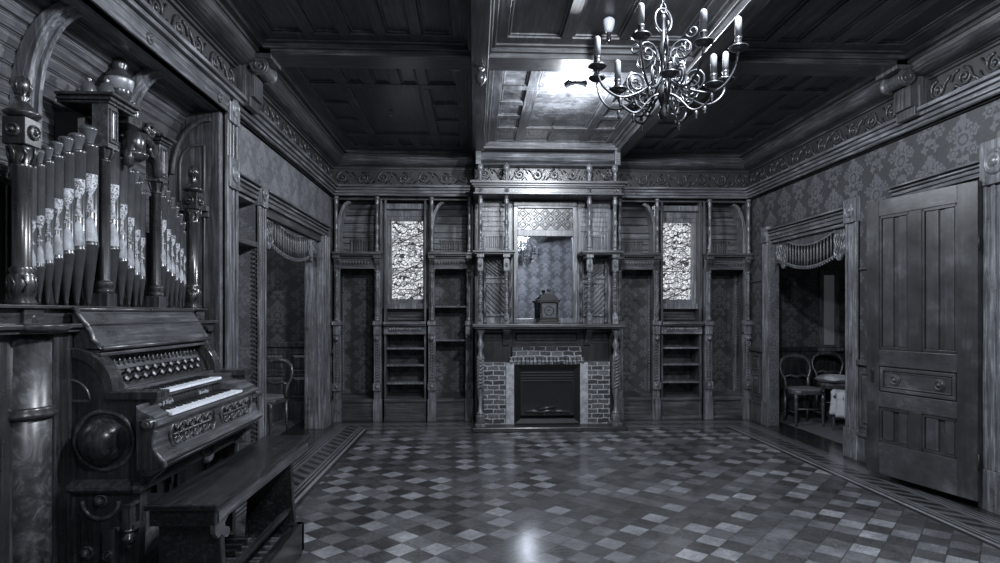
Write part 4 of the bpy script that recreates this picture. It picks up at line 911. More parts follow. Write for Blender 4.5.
# console
def side_prof(dx=0.0):
    p = [(-1.94, 0.0), (-1.62, 0.0), (-1.60, 0.60), (-1.545, 0.66), (-1.50, 0.70), (-1.485, 0.75), (-1.52, 0.81), (-1.555, 0.87), (-1.54, 0.92), (-1.52, 0.96), (-1.56, 1.035), (-1.53, 1.04), (-1.53, 1.075), (-1.735, 1.08)]
    p += [(-1.94 + 0.205*math.cos(PI/2*i/8), 1.08 + 0.20*math.sin(PI/2*i/8)) for i in range(9)]
    return p
for y in (2.95, 4.08):
    mb = MB(); mb.prism(side_prof(), 'Y', y, y+0.055)
    arm = [(-1.94 + 0.215*math.cos(PI/2*i/10), 1.075 + 0.215*math.sin(PI/2*i/10)) for i in range(11)]; arn = [(-1.94 + 0.165*math.cos(PI/2*i/10), 1.075 + 0.165*math.sin(PI/2*i/10)) for i in range(11)]
    mb.prism(arm + arn[::-1], 'Y', y-0.01, y+0.085); mb.box(-1.76, -1.515, y-0.02, y+0.10, 1.04, 1.078)
    sp = mb.build('console_end', M['organ'], org, 0.004)
    if y < 3:
        f = FR((0, y, 0), (1,0,0), (0,-1,0))
        mb = MB(f); mb.tube([(-1.94+0.10*math.cos(PI/2*i/8), 0.0, 1.035+0.10*math.sin(PI/2*i/8)) for i in range(9)], 0.007, 5); mb.box(-1.94, -1.84, -0.01, 0.006, 1.028, 1.04); mb.build('quarter_moulding', M['organl'], sp)
        mb = MB(f); mb.tube([(-1.772+0.138*math.cos(2*PI*i/32), 0.0, 0.845+0.138*math.sin(2*PI*i/32)) for i in range(32)], 0.013, 6, True); mb.build('round_moulding', M['organl'], sp)
        mb = MB(); mb.ball((-1.772, y+0.0, 0.845), 0.112, 28); mb.build('ball_boss', M['organ'], sp)
        mb = MB(f); mb.tube([(-1.79+0.085*math.cos(PI+PI*i/14), 0.0, 0.555+0.085*math.sin(PI+PI*i/14)) for i in range(15)], 0.012, 6); mb.build('half_round_moulding', M['organl'], sp)
        for (x, z, r) in ((-1.785, 0.558, 0.026), (-1.85, 0.31, 0.026)):
            mb = MB(f); rosette(mb, x, z, 0, r*1.25); mb.ball((x, 0.016, z), r*0.8, 12); mb.build('knob', M['organl'], sp)
        mb = MB(); mb.box(-1.65, -1.61, y-0.07, y-0.03, 0.44, 0.545); mb.box(-1.655, -1.605, y-0.075, y, 0.545, 0.56); mb.lathe([(0.02, 0.44), (0.026, 0.43), (0.016, 0.42), (0.034, 0.395), (0.03, 0.38), (0.012, 0.365), (0.014, 0.355), (1e-3, 0.345)], (-1.63, y-0.05, 0), 14); mb.box(-1.66, -1.6, y-0.06, y, 0.43, 0.46); mb.build('drop_bracket', M['organ'], sp, 0.003)
        mb = MB(); mb.box(-1.76, -1.70, y-0.04, y, 0.25, 0.43); n = MB(f); rosette(n, -1.73, 0.31, 0.04, 0.028); mb.add(n.v, n.f, True); mb.build('block', M['organ'], sp, 0.003)
mb = MB(); prof = [(0.0, 0.60), (0.03, 0.60), (0.045, 0.615), (0.045, 0.63), (0.03, 0.645), (0.0, 0.66)]
mb.prism([(2.955-a, b) for a, b in prof], 'X', -1.94, -1.585); mb.prism([(-1.62+a, b) for a, b in prof], 'Y', 2.915, 4.15); mb.build('belt_moulding', M['organl'], org, 0.002)
mb = MB(); mb.box(-1.80, -1.75, 3.0, 4.08, 0.08, 0.72); mb.box(-1.94, -1.68, 3.0, 4.08, 0.0, 0.12); n = MB(FR((-1.75, 0, 0), (0,1,0), (1,0,0))); n.panel(3.08, 3.52, 0.2, 0.62, 0, 0.03, 0.015); n.panel(3.58, 4.0, 0.2, 0.62, 0, 0.03, 0.015); mb.add(n.v, n.f); mb.build('knee_panel', M['organ'], org, 0.003)
mb = MB(); mb.box(-1.75, -1.50, 2.96, 4.13, 0.70, 0.735); mb.box(-1.75, -1.45, 2.96, 4.14, 0.735, 0.75); mb.box(-1.54, -1.50, 2.84, 2.96, 0.70, 0.735); mb.box(-1.54, -1.45, 2.81, 2.96, 0.735, 0.75); mb.build('key_bed', M['organl'], org, 0.005)
slip = [(-1.62, 0.75), (-1.445, 0.75), (-1.435, 0.765), (-1.45, 0.78), (-1.475, 0.80), (-1.49, 0.86), (-1.475, 0.915), (-1.455, 0.935), (-1.455, 0.95), (-1.49, 0.955), (-1.62, 0.955)]
mb = MB(); mb.prism(slip, 'Y', 2.95, 4.14); mb.prism([(max(a, -1.54), b) for a, b in slip], 'Y', 2.82, 2.955); mb.lathe([(0.024, 2.79), (0.024, 2.95)], (-1.493, 0, 0.945), 16, 'Y'); mb.lathe([(0.015, 2.78), (0.015, 2.80)], (-1.493, 0, 0.945), 16, 'Y'); mb.tube([(-1.42, 2.815, 0.745), (-1.425, 2.815, 0.77), (-1.455, 2.815, 0.80), (-1.475, 2.815, 0.84), (-1.475, 2.815, 0.88), (-1.462, 2.815, 0.915)], 0.013, 6); mb.lathe([(0.028, 4.06), (0.028, 4.15)], (-1.475, 0, 0.915), 16, 'Y'); ks = mb.build('key_slip', M['organl'], org, 0.004)
mb = MB(); mb.prism([(-1.545, 0.735), (-1.43, 0.735), (-1.43, 0.765), (-1.455, 0.79), (-1.477, 0.82), (-1.485, 0.86), (-1.475, 0.905), (-1.46, 0.93), (-1.46, 0.955), (-1.545, 0.965)], 'Y', 2.805, 2.83); mb.build('end_cap', M['organ'], ks, 0.003)
for ya, yb in ((2.985, 3.49), (3.57, 4.04)):          # pierced fretwork panels
    f = FR((-1.487, 0, 0), (0,1,0), (1,0,0)); mb = MB(f); mb.box(ya+0.02, yb-0.02, -0.004, 0.004, 0.795, 0.918); mb.build('fret_ground', M['black'], ks)  # black plate, the dark of a recess painted behind the scrolls
    mb = MB(f); zc, h = 0.857, 0.062
    pts = []
    for i in range(9): a = PI/2+PI*i/8; pts.append((ya+0.05+0.05*math.cos(a), 0.006, zc+h*math.sin(a)))
    for i in range(9): a = -PI/2+PI*i/8; pts.append((yb-0.05+0.05*math.cos(a), 0.006, zc+h*math.sin(a)))
    mb.tube(pts, 0.009, 6, True)
    k = int((yb-ya-0.06)/0.052)
    for i in range(k):
        u = ya+0.055+i*0.052; s = 1 if i % 2 else -1
        mb.tube([(u+a, 0.008, zc+0.026*s+b) for a, b in spiral(0, 0, 0.030, 0.007, 1.3, -PI/2*s, s, 12)], 0.0065, 5); mb.tube([(u-0.02, 0.008, zc-0.05*s), (u, 0.01, zc-0.02*s), (u+0.026, 0.008, zc-0.052*s)], 0.0075, 5); mb.tube([(u-0.026, 0.007, zc), (u+0.026, 0.007, zc+0.005)], 0.006, 5)
    mb.build('fretwork', M['organl'], ks)
for ya, yb, xb in ((2.83, 2.965, -1.56), (3.86, 4.09, -1.64)):
    mb = MB(); mb.prism([(-1.475, 0.95), (-1.475, 0.975), (-1.55, 1.01), (xb, 1.03), (xb, 0.95)], 'Y', ya, yb); mb.build('key_cheek', M['organl'], org, 0.004)
def keyboard(x_front, x_back, z, y0, y1):
    mb = MB(); mb.box(x_back-0.04, x_front, y0, y1, z-0.03, z-0.014); kb = mb.build('keyboard', M['organl'], org)
    n = 36; w = (y1-y0)/n
    nat = MB(); nat.box(x_back, x_front+0.008, 0.0007, w-0.0007, z-0.014, z); shp = MB(); shp.box(x_back, x_front-0.048, -0.006, 0.006, z-0.004, z+0.011)
    a = nat.build('natural_key', M['ivory'], kb); b = None
    off = Vector(BASE[kb.name])
    for i in range(n):
        o = a if i == 0 else a.copy()
        if i: COL.objects.link(o)
        o.location = (0, y0+i*w, 0)
        if i % 7 in (0, 1, 3, 4, 5) and i < n-1:
            if b is None: o2 = b = shp.build('sharp_key', M['ebony'], kb)
            else: o2 = b.copy(); COL.objects.link(o2)
            o2.location = (0, y0+(i+1)*w, 0)
keyboard(-1.475, -1.60, 0.972, 2.975, 3.855); keyboard(-1.615, -1.735, 1.052, 3.03, 3.88)
mb = MB(); mb.box(-1.64, -1.605, 2.99, 4.08, 0.95, 1.022); mb.box(-1.70, -1.605, 2.99, 4.08, 1.012, 1.024); nb = mb.build('name_board', M['organ'], org, 0.002)
def lettering(txt, loc, size, M3, parent, mat, name='lettering'):
    cu = bpy.data.curves.new(name, 'FONT'); cu.body = txt; cu.size = size; cu.extrude = 0.0012; cu.align_x = 'LEFT'
    t = bpy.data.objects.new(name, cu); COL.objects.link(t); bpy.context.view_layer.update()
    me = bpy.data.meshes.new_from_object(t.evaluated_get(bpy.context.evaluated_depsgraph_get())); me.materials.clear(); me.materials.append(mat)
    bpy.data.objects.remove(t); me.name = name
    off = Vector(BASE[parent.name]); me.transform(Matrix.Translation(Vector(loc)-off) @ M3.to_4x4())
    o = bpy.data.objects.new(name, me); COL.objects.link(o); o.parent = parent; return o
RX = Matrix(((0,0,1),(1,0,0),(0,1,0)))               # text reads along +Y, faces +X
lettering('Mason & Risch', (-1.603, 3.05, 0.978), 0.036, RX, nb, M['gilt']); lettering('Vocalion', (-1.603, 3.56, 0.978), 0.036, RX, nb, M['gilt'])
mb = MB(); mb.box(-1.80, -1.735, 3.0, 4.08, 1.03, 1.075); mb.box(-1.76, -1.615, 2.99, 3.025, 1.0, 1.075); mb.box(-1.76, -1.615, 3.885, 4.08, 1.0, 1.06); mb.build('key_rail', M['organl'], org, 0.003)
mb = MB(); mb.prism([(-1.79, 1.07), (-1.845, 1.165), (-1.94, 1.165), (-1.94, 1.07)], 'Y', 3.0, 4.08); sj = mb.build('stop_jamb', M['dark'], org)
tn = Vector((0.095, 0, 0.055)).normalized()
for row, n, zz, y0 in ((0, 11, 1.137, 3.10), (1, 10, 1.102, 3.135)):
    for i in range(n):
        y = y0 + i*0.087; t = (zz-1.07)/0.095; x = -1.79-0.055*t
        p = Vector((x, y, zz)); mb = MB(); mb.tube([p, p+tn*0.03], 0.007, 8); mb.tube([p+tn*0.03, p+tn*0.042], 0.0165, 12); k = mb.build('stop_knob', M['ebony'], sj)
        mb = MB(); mb.tube([p+tn*0.042, p+tn*0.0445], 0.0135, 12); mb.build('knob_face', M['lip'], k)
mb = MB(); mb.prism([(-1.835, 1.165), (-1.87, 1.245), (-1.94, 1.245), (-1.94, 1.165)], 'Y', 3.0, 4.08)
for i in range(22):
    y = 3.06+i*0.046; s = 1 if i % 2 else -1; mb.tube([(-1.845+a*-0.4, y+a, 1.205+b) for a, b in spiral(0, 0, 0.022, 0.006, 1.2, 0, s, 10)], 0.006, 5)
mb.build('carved_rail', M['organl'], org)
mb = MB(); mb.box(-1.95, -1.80, 2.97, 4.12, 1.245, 1.262); mb.box(-1.95, -1.82, 2.98, 4.11, 1.262, 1.275); mb.build('lid_rail', M['organl'], org, 0.004)
# folded fall board: a sloping panel with ogee ends
lid = [(-1.945, 1.44), (-1.935, 1.475), (-1.915, 1.482), (-1.895, 1.465), (-1.845, 1.30), (-1.805, 1.285), (-1.80, 1.275), (-1.94, 1.275)]
mb = MB(); mb.prism([(-1.93, 1.28), (-1.94, 1.46), (-1.915, 1.465), (-1.815, 1.30), (-1.80, 1.28)], 'Y', 2.97, 4.17); fb = mb.build('fall_board', M['organl'], org, 0.006)
mb = MB()
og = [(-1.925, 2.965, 1.475), (-1.905, 2.955, 1.47), (-1.89, 2.95, 1.44), (-1.865, 2.96, 1.40), (-1.85, 2.975, 1.36), (-1.84, 2.97, 1.325), (-1.805, 2.99, 1.285)]
mb.tube(og, 0.013, 7); mb.tube([(-1.797, 2.98, 1.283), (-1.797, 4.17, 1.283)], 0.011, 7); mb.tube([(-1.915, 2.97, 1.473), (-1.915, 4.17, 1.473)], 0.010, 7); mb.build('bead', M['organl'], fb)
mb = MB(); mb.prism([(-2.10, 1.30), (-1.90, 1.30), (-1.90, 1.345), (-2.10, 1.36)], 'Y', 4.12, 4.20); mb.box(-2.1, -1.885, 4.10, 4.22, 1.345, 1.36); mb.build('end_ledge', M['organ'], org, 0.003)
mb = MB(); mb.tube([(-1.58, 3.62+0.07*math.cos(PI+PI*i/10), 0.66+0.07*math.sin(PI+PI*i/10)) for i in range(11)], [0.008+0.014*math.sin(PI*i/10) for i in range(11)], 8); mb.build('knee_lever', M['organl'], org)
mb = MB(); mb.box(-1.72, -1.69, 3.42, 3.45, 0.5, 0.72); mb.box(-1.72, -1.685, 3.26, 3.31, 0.5, 0.72); mb.build('knee_post', M['organ'], org, 0.003)
mb = MB(); mb.box(-1.60, -1.52, 4.02, 4.11, 0.60, 0.72); [mb.box(-1.52, -1.51, 4.03+k*0.02, 4.04+k*0.02, 0.60, 0.7) for k in range(4)]; mb.build('console_leg', M['organl'], org, 0.003)
mb = MB(); mb.prism([(3.1, 0.12), (3.1, 0.2), (3.3, 0.32), (3.9, 0.32), (4.02, 0.2), (4.02, 0.12), (3.9, 0.12), (3.82, 0.24), (3.3, 0.24), (3.2, 0.12)], 'X', -1.74, -1.68); mb.build('swell_rail', M['organl'], org, 0.004)

# ------------------------------------------------------------------ bench and pedalboard
bn = thing('organ_bench', 'long dark wooden bench in front of the organ keyboards', 'bench', (-1.26, 3.35, 0))
mb = MB(); mb.box(-1.415, -1.105, 2.62, 4.11, 0.607, 0.632); mb.build('seat', M['bench'], bn, 0.006)
mb = MB(); mb.box(-1.14, -1.12, 2.66, 4.09, 0.535, 0.607); mb.box(-1.125, -1.112, 2.64, 4.1, 0.595, 0.607); mb.build('apron', M['organl'], bn, 0.004)
mb = MB(); mb.box(-1.40, -1.12, 2.64, 2.68, 0.535, 0.607); mb.build('apron', M['bench'], bn, 0.004)
for y in (2.70, 3.72):
    mb = MB(); mb.prism([(-1.41, 0), (-1.32, 0), (-1.30, 0.06), (-1.21, 0.06), (-1.19, 0.0), (-1.085, 0), (-1.115, 0.3), (-1.13, 0.605), (-1.39, 0.605), (-1.39, 0.3)], 'Y', y, y+0.045); mb.build('leg', M['bench'], bn, 0.004)
mb = MB(); mb.box(-1.16, -1.125, 2.7, 3.76, 0.235, 0.262); mb.build('stretcher', M['bench'], bn, 0.005)
mb = MB(); mb.prism([(2.64, 0.535), (2.64, 0.50), (2.67, 0.47), (2.71, 0.475), (2.73, 0.455), (2.77, 0.44), (2.80, 0.455), (2.79, 0.48), (2.75, 0.495), (2.74, 0.515), (2.78, 0.535)], 'X', -1.14, -1.12); mb.build('scroll_bracket', M['organl'], bn)
pdl = thing('organ_pedalboard', 'low pedalboard of dark wooden slats under the organ bench', 'pedalboard', (-1.35, 3.1, 0))
mb = MB(); mb.box(-1.075, -1.035, 2.76, 3.69, 0.02, 0.19); mb.box(-1.12, -1.035, 3.64, 3.69, 0.02, 0.19); mb.box(-1.57, -1.1, 3.645, 3.69, 0.02, 0.12); mb.box(-1.57, -1.1, 2.76, 2.79, 0.02, 0.12); mb.box(-1.57, -1.53, 2.76, 3.69, 0.02, 0.12); mb.box(-1.115, -1.075, 2.76, 3.69, 0.15, 0.17)
for x in (-1.55, -1.06):
    for y in (2.79, 3.66): mb.box(x-0.02, x+0.02, y-0.02, y+0.02, 0, 0.03)
mb.build('frame', M['bench'], pdl, 0.005)
for i in range(20):
    y = 2.80 + i*0.0415; mb = MB(); sh = i % 7 in (1, 3, 6)
    if sh: mb.box(-1.53, -1.31, y, y+0.022, 0.10, 0.155)
    else: mb.box(-1.53, -1.09, y, y+0.026, 0.09, 0.125)
    mb.build('pedal', M['organl'] if not sh else M['bench'], pdl, 0.003)

# ------------------------------------------------------------------ oak door standing ajar against the right wall
hinge, free = Vector((3.735, 4.29, 0)), Vector((3.51, 5.215, 0))
u = (free-hinge).normalized(); nrm = Vector((-u.y, u.x, 0)); Wd = (free-hinge).length
if nrm.x > 0: nrm = -nrm
F1 = FR(hinge, u, nrm)
dr = thing('door_1', 'open weathered oak door with long panels, swung back against the right wall', None, hinge, None, 'structure')
R = [0, Wd]; z0, z1 = 0.06, 2.44
def rx(a): return Wd-a                                  # measured from the free edge
for a, b in ((0.0, 0.125), (0.80, Wd)):
    mb = MB(F1); mb.box(rx(b), rx(a), -0.022, 0.022, z0, z1); mb.build('stile', M['door'], dr, 0.004)
for za, zb in ((2.30, z1), (1.00, 1.14), (0.645, 0.775), (z0, 0.335)):
    mb = MB(F1); mb.box(rx(0.80), rx(0.125), -0.021, 0.021, za, zb); mb.build('rail', M['doorh'], dr, 0.004)
for za, zb in ((1.14, 2.30), (0.335, 0.645)):
    mb = MB(F1); mb.box(rx(0.515), rx(0.405), -0.021, 0.021, za, zb); mb.build('mullion', M['door'], dr, 0.004)
    for a, b in ((0.125, 0.405), (0.515, 0.80)):
        mb = MB(F1); mb.box(rx(b), rx(a), -0.012, -0.004, za, zb); w = b-a
        mb.box(rx(b), rx(a), -0.01, 0.015, za, za+0.025); mb.box(rx(b), rx(a), -0.01, 0.015, zb-0.025, zb); mb.box(rx(a+w*0.07), rx(a), -0.01, 0.015, za, zb); mb.box(rx(b), rx(b-w*0.07), -0.01, 0.015, za, zb); pn = mb.build('panel', M['door'], dr, 0.003)
        for s0, s1 in ((0.10, 0.46), (0.64, 0.90)):
            mb = MB(F1); mb.box(rx(a+w*s1), rx(a+w*s0), -0.006, 0.010, za+0.028, zb-0.028); mb.build('panel_board', M['doorl'], pn, 0.004)
mb = MB(F1); mb.box(rx(0.80), rx(0.125), -0.012, -0.002, 0.775, 1.0); mb.ring(rx(0.79), rx(0.135), 0.785, 0.99, -0.004, 0.022, 0.028); mb.box(rx(0.75), rx(0.18), -0.002, 0.008, 0.82, 0.955); mb.ring(rx(0.75), rx(0.18), 0.82, 0.955, 0, 0.013, 0.01)
for q in (0.27, 0.655):
    rosette(mb, rx(q), 0.887, 0.008, 0.042); mb.tube([(rx(q)+0.045*math.cos(2*PI*k/16), 0.01, 0.887+0.045*math.sin(2*PI*k/16)) for k in range(16)], 0.006, 5, True)
mb.build('carved_panel', M['doorh'], dr, 0.003)
mb = MB(F1); mb.lathe([(0.022, 0.022), (0.022, 0.027), (0.012, 0.03)], (rx(0.062), 0, 0.95), 14, 'Y'); mb.box(rx(0.062)-0.014, rx(0.062)+0.014, 0.021, 0.027, 0.85, 0.95); es = mb.build('escutcheon', M['iron'], dr, 0.002)
mb = MB(F1); mb.lathe([(0.007, 0.026), (0.007, 0.029)], (rx(0.062), 0, 0.90), 10, 'Y'); mb.box(rx(0.062)-0.003, rx(0.062)+0.003, 0.026, 0.029, 0.87, 0.9); mb.build('keyhole', M['black'], es)
for z in (0.35, 1.98):
    mb = MB(F1); mb.lathe([(0.007, z-0.06), (0.007, z+0.06)], (-0.006, 0.016, 0), 8); mb.box(-0.012, 0.004, 0.0, 0.02, z-0.05, z+0.05); mb.build('hinge', M['iron'], dr)

# ------------------------------------------------------------------ bentwood fretwork grilles hung in the doorways like a swagged valance
def grille(fr, y0, y1, zt, label, loc):
    root = thing('fretwork_grille', label, 'grille', loc, 'fretwork grilles in the doorways')
    L = y1-y0; U = lambda t: y0+L*t
    up = lambda t: zt-0.015-0.10*(1-((t-0.5)/0.33)**2) if abs(t-0.5) < 0.33 else zt-0.015
    lo = lambda t: zt-0.285-0.085*(1-((t-0.5)/0.33)**2)
    mb = MB(fr); a, b = 0.17, 0.83; ts = [a+(b-a)*i/20 for i in range(21)]
    mb.prism([(U(t), up(t)) for t in ts] + [(U(b), zt), (U(a), zt)], 'Y', -0.012, 0.004); mb.box(y0, y1, -0.02, 0.015, zt-0.02, zt); mb.build('top_board', M['wood'], root)
    mb = MB(fr); mb.tube([(U(t), 0.0, up(t)) for t in ts], 0.011, 6); mb.build('upper_rail', M['trim'], root)
    mb = MB(fr); mb.tube([(U(t), 0.0, lo(t)) for t in ts], 0.015, 6)
    for i in range(22): t = a+(b-a)*(i+0.5)/22; mb.ball((U(t), 0, lo(t)-0.018), 0.012, 6)
    mb.build('lower_rail', M['trim'], root)
    for i in range(16):
        t = a+(b-a)*(i+0.5)/16; tu = 0.5+(t-0.5)*1.0; m_ = 0.5*(up(tu)+lo(t))
        mb = MB(fr); mb.tube([(U(tu), 0, up(tu)), (U(t), 0, m_+0.05), (U(t), 0, m_-0.05), (U(t), 0, lo(t))], [0.008, 0.014, 0.014, 0.008], 6); mb.build('spindle', M['wood'], root)
    for s, e in ((1, 0.0), (-1, 1.0)):
        mb = MB(fr); V = lambda q: U(e+s*q)
        out = [(V(0), zt-0.01), (V(0.19), zt-0.01), (V(0.20), zt-0.13), (V(0.175), zt-0.25), (V(0.17), zt-0.31), (V(0.15), zt-0.35), (V(0.12), zt-0.35), (V(0.10), zt-0.31), (V(0.07), zt-0.27), (V(0.03), zt-0.27), (V(0.012), zt-0.31), (V(0.0), zt-0.38)]
        mb.prism(out, 'Y', -0.012, 0.006); mb.build('end_board', M['wood'], root)
        mb = MB(fr)
        for k in range(6):
            q = 0.04+k*0.027; mb.tube([(V(q+0.012*math.sin(w*1.6+k)), 0.01, zt-0.035-w*0.034-(k*0.006)) for w in range(7+(k > 2))], 0.010, 5)
        mb.tube([(V(0.14)+x, 0.008, zt-0.315+z) for x, z in spiral(0, 0, 0.042, 0.01, 1.4, PI/2, s)], 0.010, 5)
        mb.build('carved_pleat', M['trim'], root)
    return root
grille(FR((-1.985, 0, 0), (0,1,0), (1,0,0)), 5.57, 7.64, 2.425, 'bent spindle wooden grille hanging in the left doorway', (-1.985, 6.6, 2.425))
grille(FR((3.87, 0, 0), (0,1,0), (-1,0,0)), 6.0, 7.58, 2.37, 'bent spindle wooden grille hanging in the right doorway', (3.87, 6.8, 2.37))

# ------------------------------------------------------------------ chandelier
CH = Vector((0.985, 3.1, 0))
ch = thing('chandelier', 'brass scroll arm chandelier with two rings of pale candle sleeves', 'chandelier', (CH.x, CH.y, 2.45))
mb = MB(); mb.lathe([(0.006, 2.46), (0.018, 2.47), (0.026, 2.50), (0.012, 2.53), (0.02, 2.55), (0.03, 2.59), (0.03, 2.62), (0.014, 2.65), (0.012, 2.76), (0.022, 2.80), (0.03, 2.84), (0.014, 2.88), (0.010, 2.99), (0.016, 3.0), (0.006, 3.02)], (CH.x, CH.y, 0), 14); mb.build('stem', M['bronze'], ch)
mb = MB(); mb.tube([(CH.x+0.05*math.cos(2*PI*k/20), CH.y+0.02*math.cos(2*PI*k/20), 2.985+0.062*math.sin(2*PI*k/20)) for k in range(20)], 0.006, 6, True); mb.build('ring', M['brass'], ch)
mb = MB()
for k in range(13):
    z = 3.05+k*0.044; a = (k % 2)*PI/2
    mb.tube([(CH.x+0.014*math.cos(2*PI*j/10)*math.cos(a), CH.y+0.014*math.cos(2*PI*j/10)*math.sin(a), z+0.026*math.sin(2*PI*j/10)) for j in range(10)], 0.004, 5, True)
mb.lathe([(0.07, 3.628), (0.065, 3.605), (0.03, 3.595), (0.015, 3.585)], (CH.x, CH.y, 0), 16); mb.build('chain', M['bronze'], ch)
def arm(ang, R_, zc, zlow, zin, candle=True):
    d = Vector((math.cos(ang), math.sin(ang), 0)); P = lambda r, z: (CH.x+d.x*r, CH.y+d.y*r, z)
    pts = [P(0.02, zin), P(0.06, zin-0.015), P(0.11, zin-0.07), P(R_*0.52, zlow+0.012), P(R_*0.66, zlow), P(R_*0.82, zlow+0.02), P(R_*0.95, zlow+(zc-zlow)*0.45), P(R_, zc-0.03), P(R_, zc)]
    for _ in range(2):
        q = [pts[0]]
        for i in range(len(pts)-1):
            a, b = Vector(pts[i]), Vector(pts[i+1]); q += [a.lerp(b, 0.25), a.lerp(b, 0.75)]
        pts = q + [pts[-1]]
    mb = MB(); mb.tube(pts, 0.0068, 6)
    mb.lathe([(1e-3, zlow-0.05), (0.008, zlow-0.04), (0.005, zlow-0.028), (0.011, zlow-0.015), (0.006, zlow)], P(R_*0.66, 0), 8)
    A = mb.build('arm', M['brass'], ch)
    mb = MB(); sp = spiral(R_*0.42, zlow+0.085, 0.062, 0.012, 1.9, -PI*0.6, 1); mb.tube([P(r, z) for r, z in sp], 0.0055, 5); mb.build('scroll', M['brass'], A)
    mb = MB(); mb.lathe([(0.008, zc-0.012), (0.03, zc-0.006), (0.046, zc+0.006), (0.048, zc+0.011), (0.03, zc+0.008), (0.014, zc+0.012), (0.012, zc+0.02), (0.02, zc+0.03), (0.014, zc+0.038), (0.018, zc+0.05), (0.018, zc+0.058)], P(R_, 0), 14); mb.build('drip_pan', M['bronze'], A)
    if candle:
        mb = MB(); mb.lathe([(0.017, zc+0.055), (0.0165, zc+0.145), (0.014, zc+0.155), (0.006, zc+0.162), (1e-3, zc+0.163)], P(R_, 0), 12); mb.build('candle_sleeve', M['candle'], A)
for k in range(8): arm(2*PI*k/8+0.2, 0.37, 2.73+(0.02 if k % 2 else -0.03), 2.56, 2.68)
for k in range(5): arm(2*PI*k/5+0.75, 0.25, 2.60, 2.49, 2.60, k % 2 == 0)
for k in range(6):
    a = 2*PI*k/6+0.35; d = (math.cos(a), math.sin(a)); P = lambda r, z: (CH.x+d[0]*r, CH.y+d[1]*r, z)
    mb = MB(); sp = spiral(0.10, 2.80, 0.066, 0.012, 1.7, PI*1.2, -1); mb.tube([P(r, z) for r, z in sp], 0.006, 5); mb.tube([P(0.03, 2.72), P(0.06, 2.73), P(0.05, 2.78)], 0.006, 5)
    mb.tube([P(0.12, 2.86)] + [P(0.155+r, 2.885+z) for r, z in spiral(0, 0, 0.035, 0.008, 1.2, PI)], 0.005, 5); mb.build('scroll', M['brass'], ch)

# ------------------------------------------------------------------ ceiling fittings
cl = thing('ceiling_light', 'lit flush ceiling lamp in the middle bay', 'ceiling light', (0.96, 5.67, ZC-0.02))
mb = MB(); mb.lathe([(0.09, ZC-0.02), (0.10, ZC-0.035), (0.085, ZC-0.05), (0.03, ZC-0.055), (0.022, ZC-0.07)], (0.96, 5.67, 0), 20); mb.build('base', M['bronze'], cl)
mb = MB(); mb.ball((0.96, 5.67, ZC-0.09), 0.024, 14, 1.2); mb.build('bulb', M['bulb'], cl)
fb_ = thing('spot_lamp', 'small white spot lamp on the ceiling left of the chandelier', 'spotlight', (0.99, 4.40, ZC-0.01))
mb = MB(); mb.lathe([(0.012, 3.56), (0.016, 3.62), (0.03, 3.68)], (0.99, 4.40, 0), 12); mb.build('mount', M['iron'], fb_)
mb = MB(); mb.lathe([(0.016, 3.48), (0.03, 3.50), (0.042, 3.54), (0.044, 3.57), (0.03, 3.585), (0.012, 3.59)], (0.99, 4.40, 0), 14); mb.build('lamp_head', M['white'], fb_)
mb = MB(); mb.lathe([(0.012, 3.405), (0.02, 3.41), (0.014, 3.425), (0.02, 3.44), (0.014, 3.455), (0.018, 3.48)], (0.99, 4.40, 0), 10); mb.build('glass_drop', M['glassd'], fb_); fb_.location.z += 0.05
for i, (x, y, z, lab) in enumerate(((-0.905, 6.55, ZC+0.03, 'small bright sprinkler head on the left far ceiling bay'), (2.87, 6.6, ZC+0.03, 'small bright sprinkler head on the right far ceiling bay'), (0.90, 6.9, ZC+0.03, 'small dark sprinkler head in the lit middle ceiling bay'))):
    r = thing('sprinkler_head', lab, 'sprinkler', (x, y, z), 'ceiling sprinkler heads')
    mb = MB(); mb.lathe([(0.035, z), (0.033, z-0.008), (0.014, z-0.012), (0.012, z-0.035)], (x, y, 0), 14); mb.build('rose', M['white'] if i < 2 else M['bronze'], r)
    mb = MB(); mb.tube([(x-0.012, y, z-0.03), (x-0.016, y, z-0.05), (x-0.004, y, z-0.066)], 0.003, 5); mb.tube([(x+0.012, y, z-0.03), (x+0.016, y, z-0.05), (x+0.004, y, z-0.066)], 0.003, 5); mb.lathe([(0.02, z-0.066), (0.02, z-0.069)], (x, y, 0), 12); mb.build('deflector', M['white'] if i < 2 else M['bronze'], r)
sd = thing('smoke_detector', 'oval white smoke detector on the ceiling beside the long beam', 'smoke detector', (-0.17, 5.22, 3.62))
mb = MB(); mb.lathe([(0.07, 3.63), (0.07, 3.605), (0.062, 3.59), (0.03, 3.58), (1e-3, 3.579)], (-0.17, 5.24, 0), 20); mb.build('casing', M['white'], sd)
mb = MB(); mb.box(-0.185, -0.155, 5.19, 5.20, 3.585, 3.592); mb.build('vent', M['iron'], sd)
an = MB(); an.lathe([(0.03, 3.50), (0.035, 3.485), (0.018, 3.475), (0.02, 3.46), (0.04, 3.445), (0.046, 3.41), (0.036, 3.38), (0.012, 3.36), (0.008, 3.345), (1e-3, 3.34)], (XB1+0.01, 5.0, 0), 16)
tag(an.build('acorn_pendant', M['organ'], None, 0, (XB1+0.01, 5.0, 3.50)), 'dark turned acorn drop under the crossing of the ceiling beams', 'pendant')

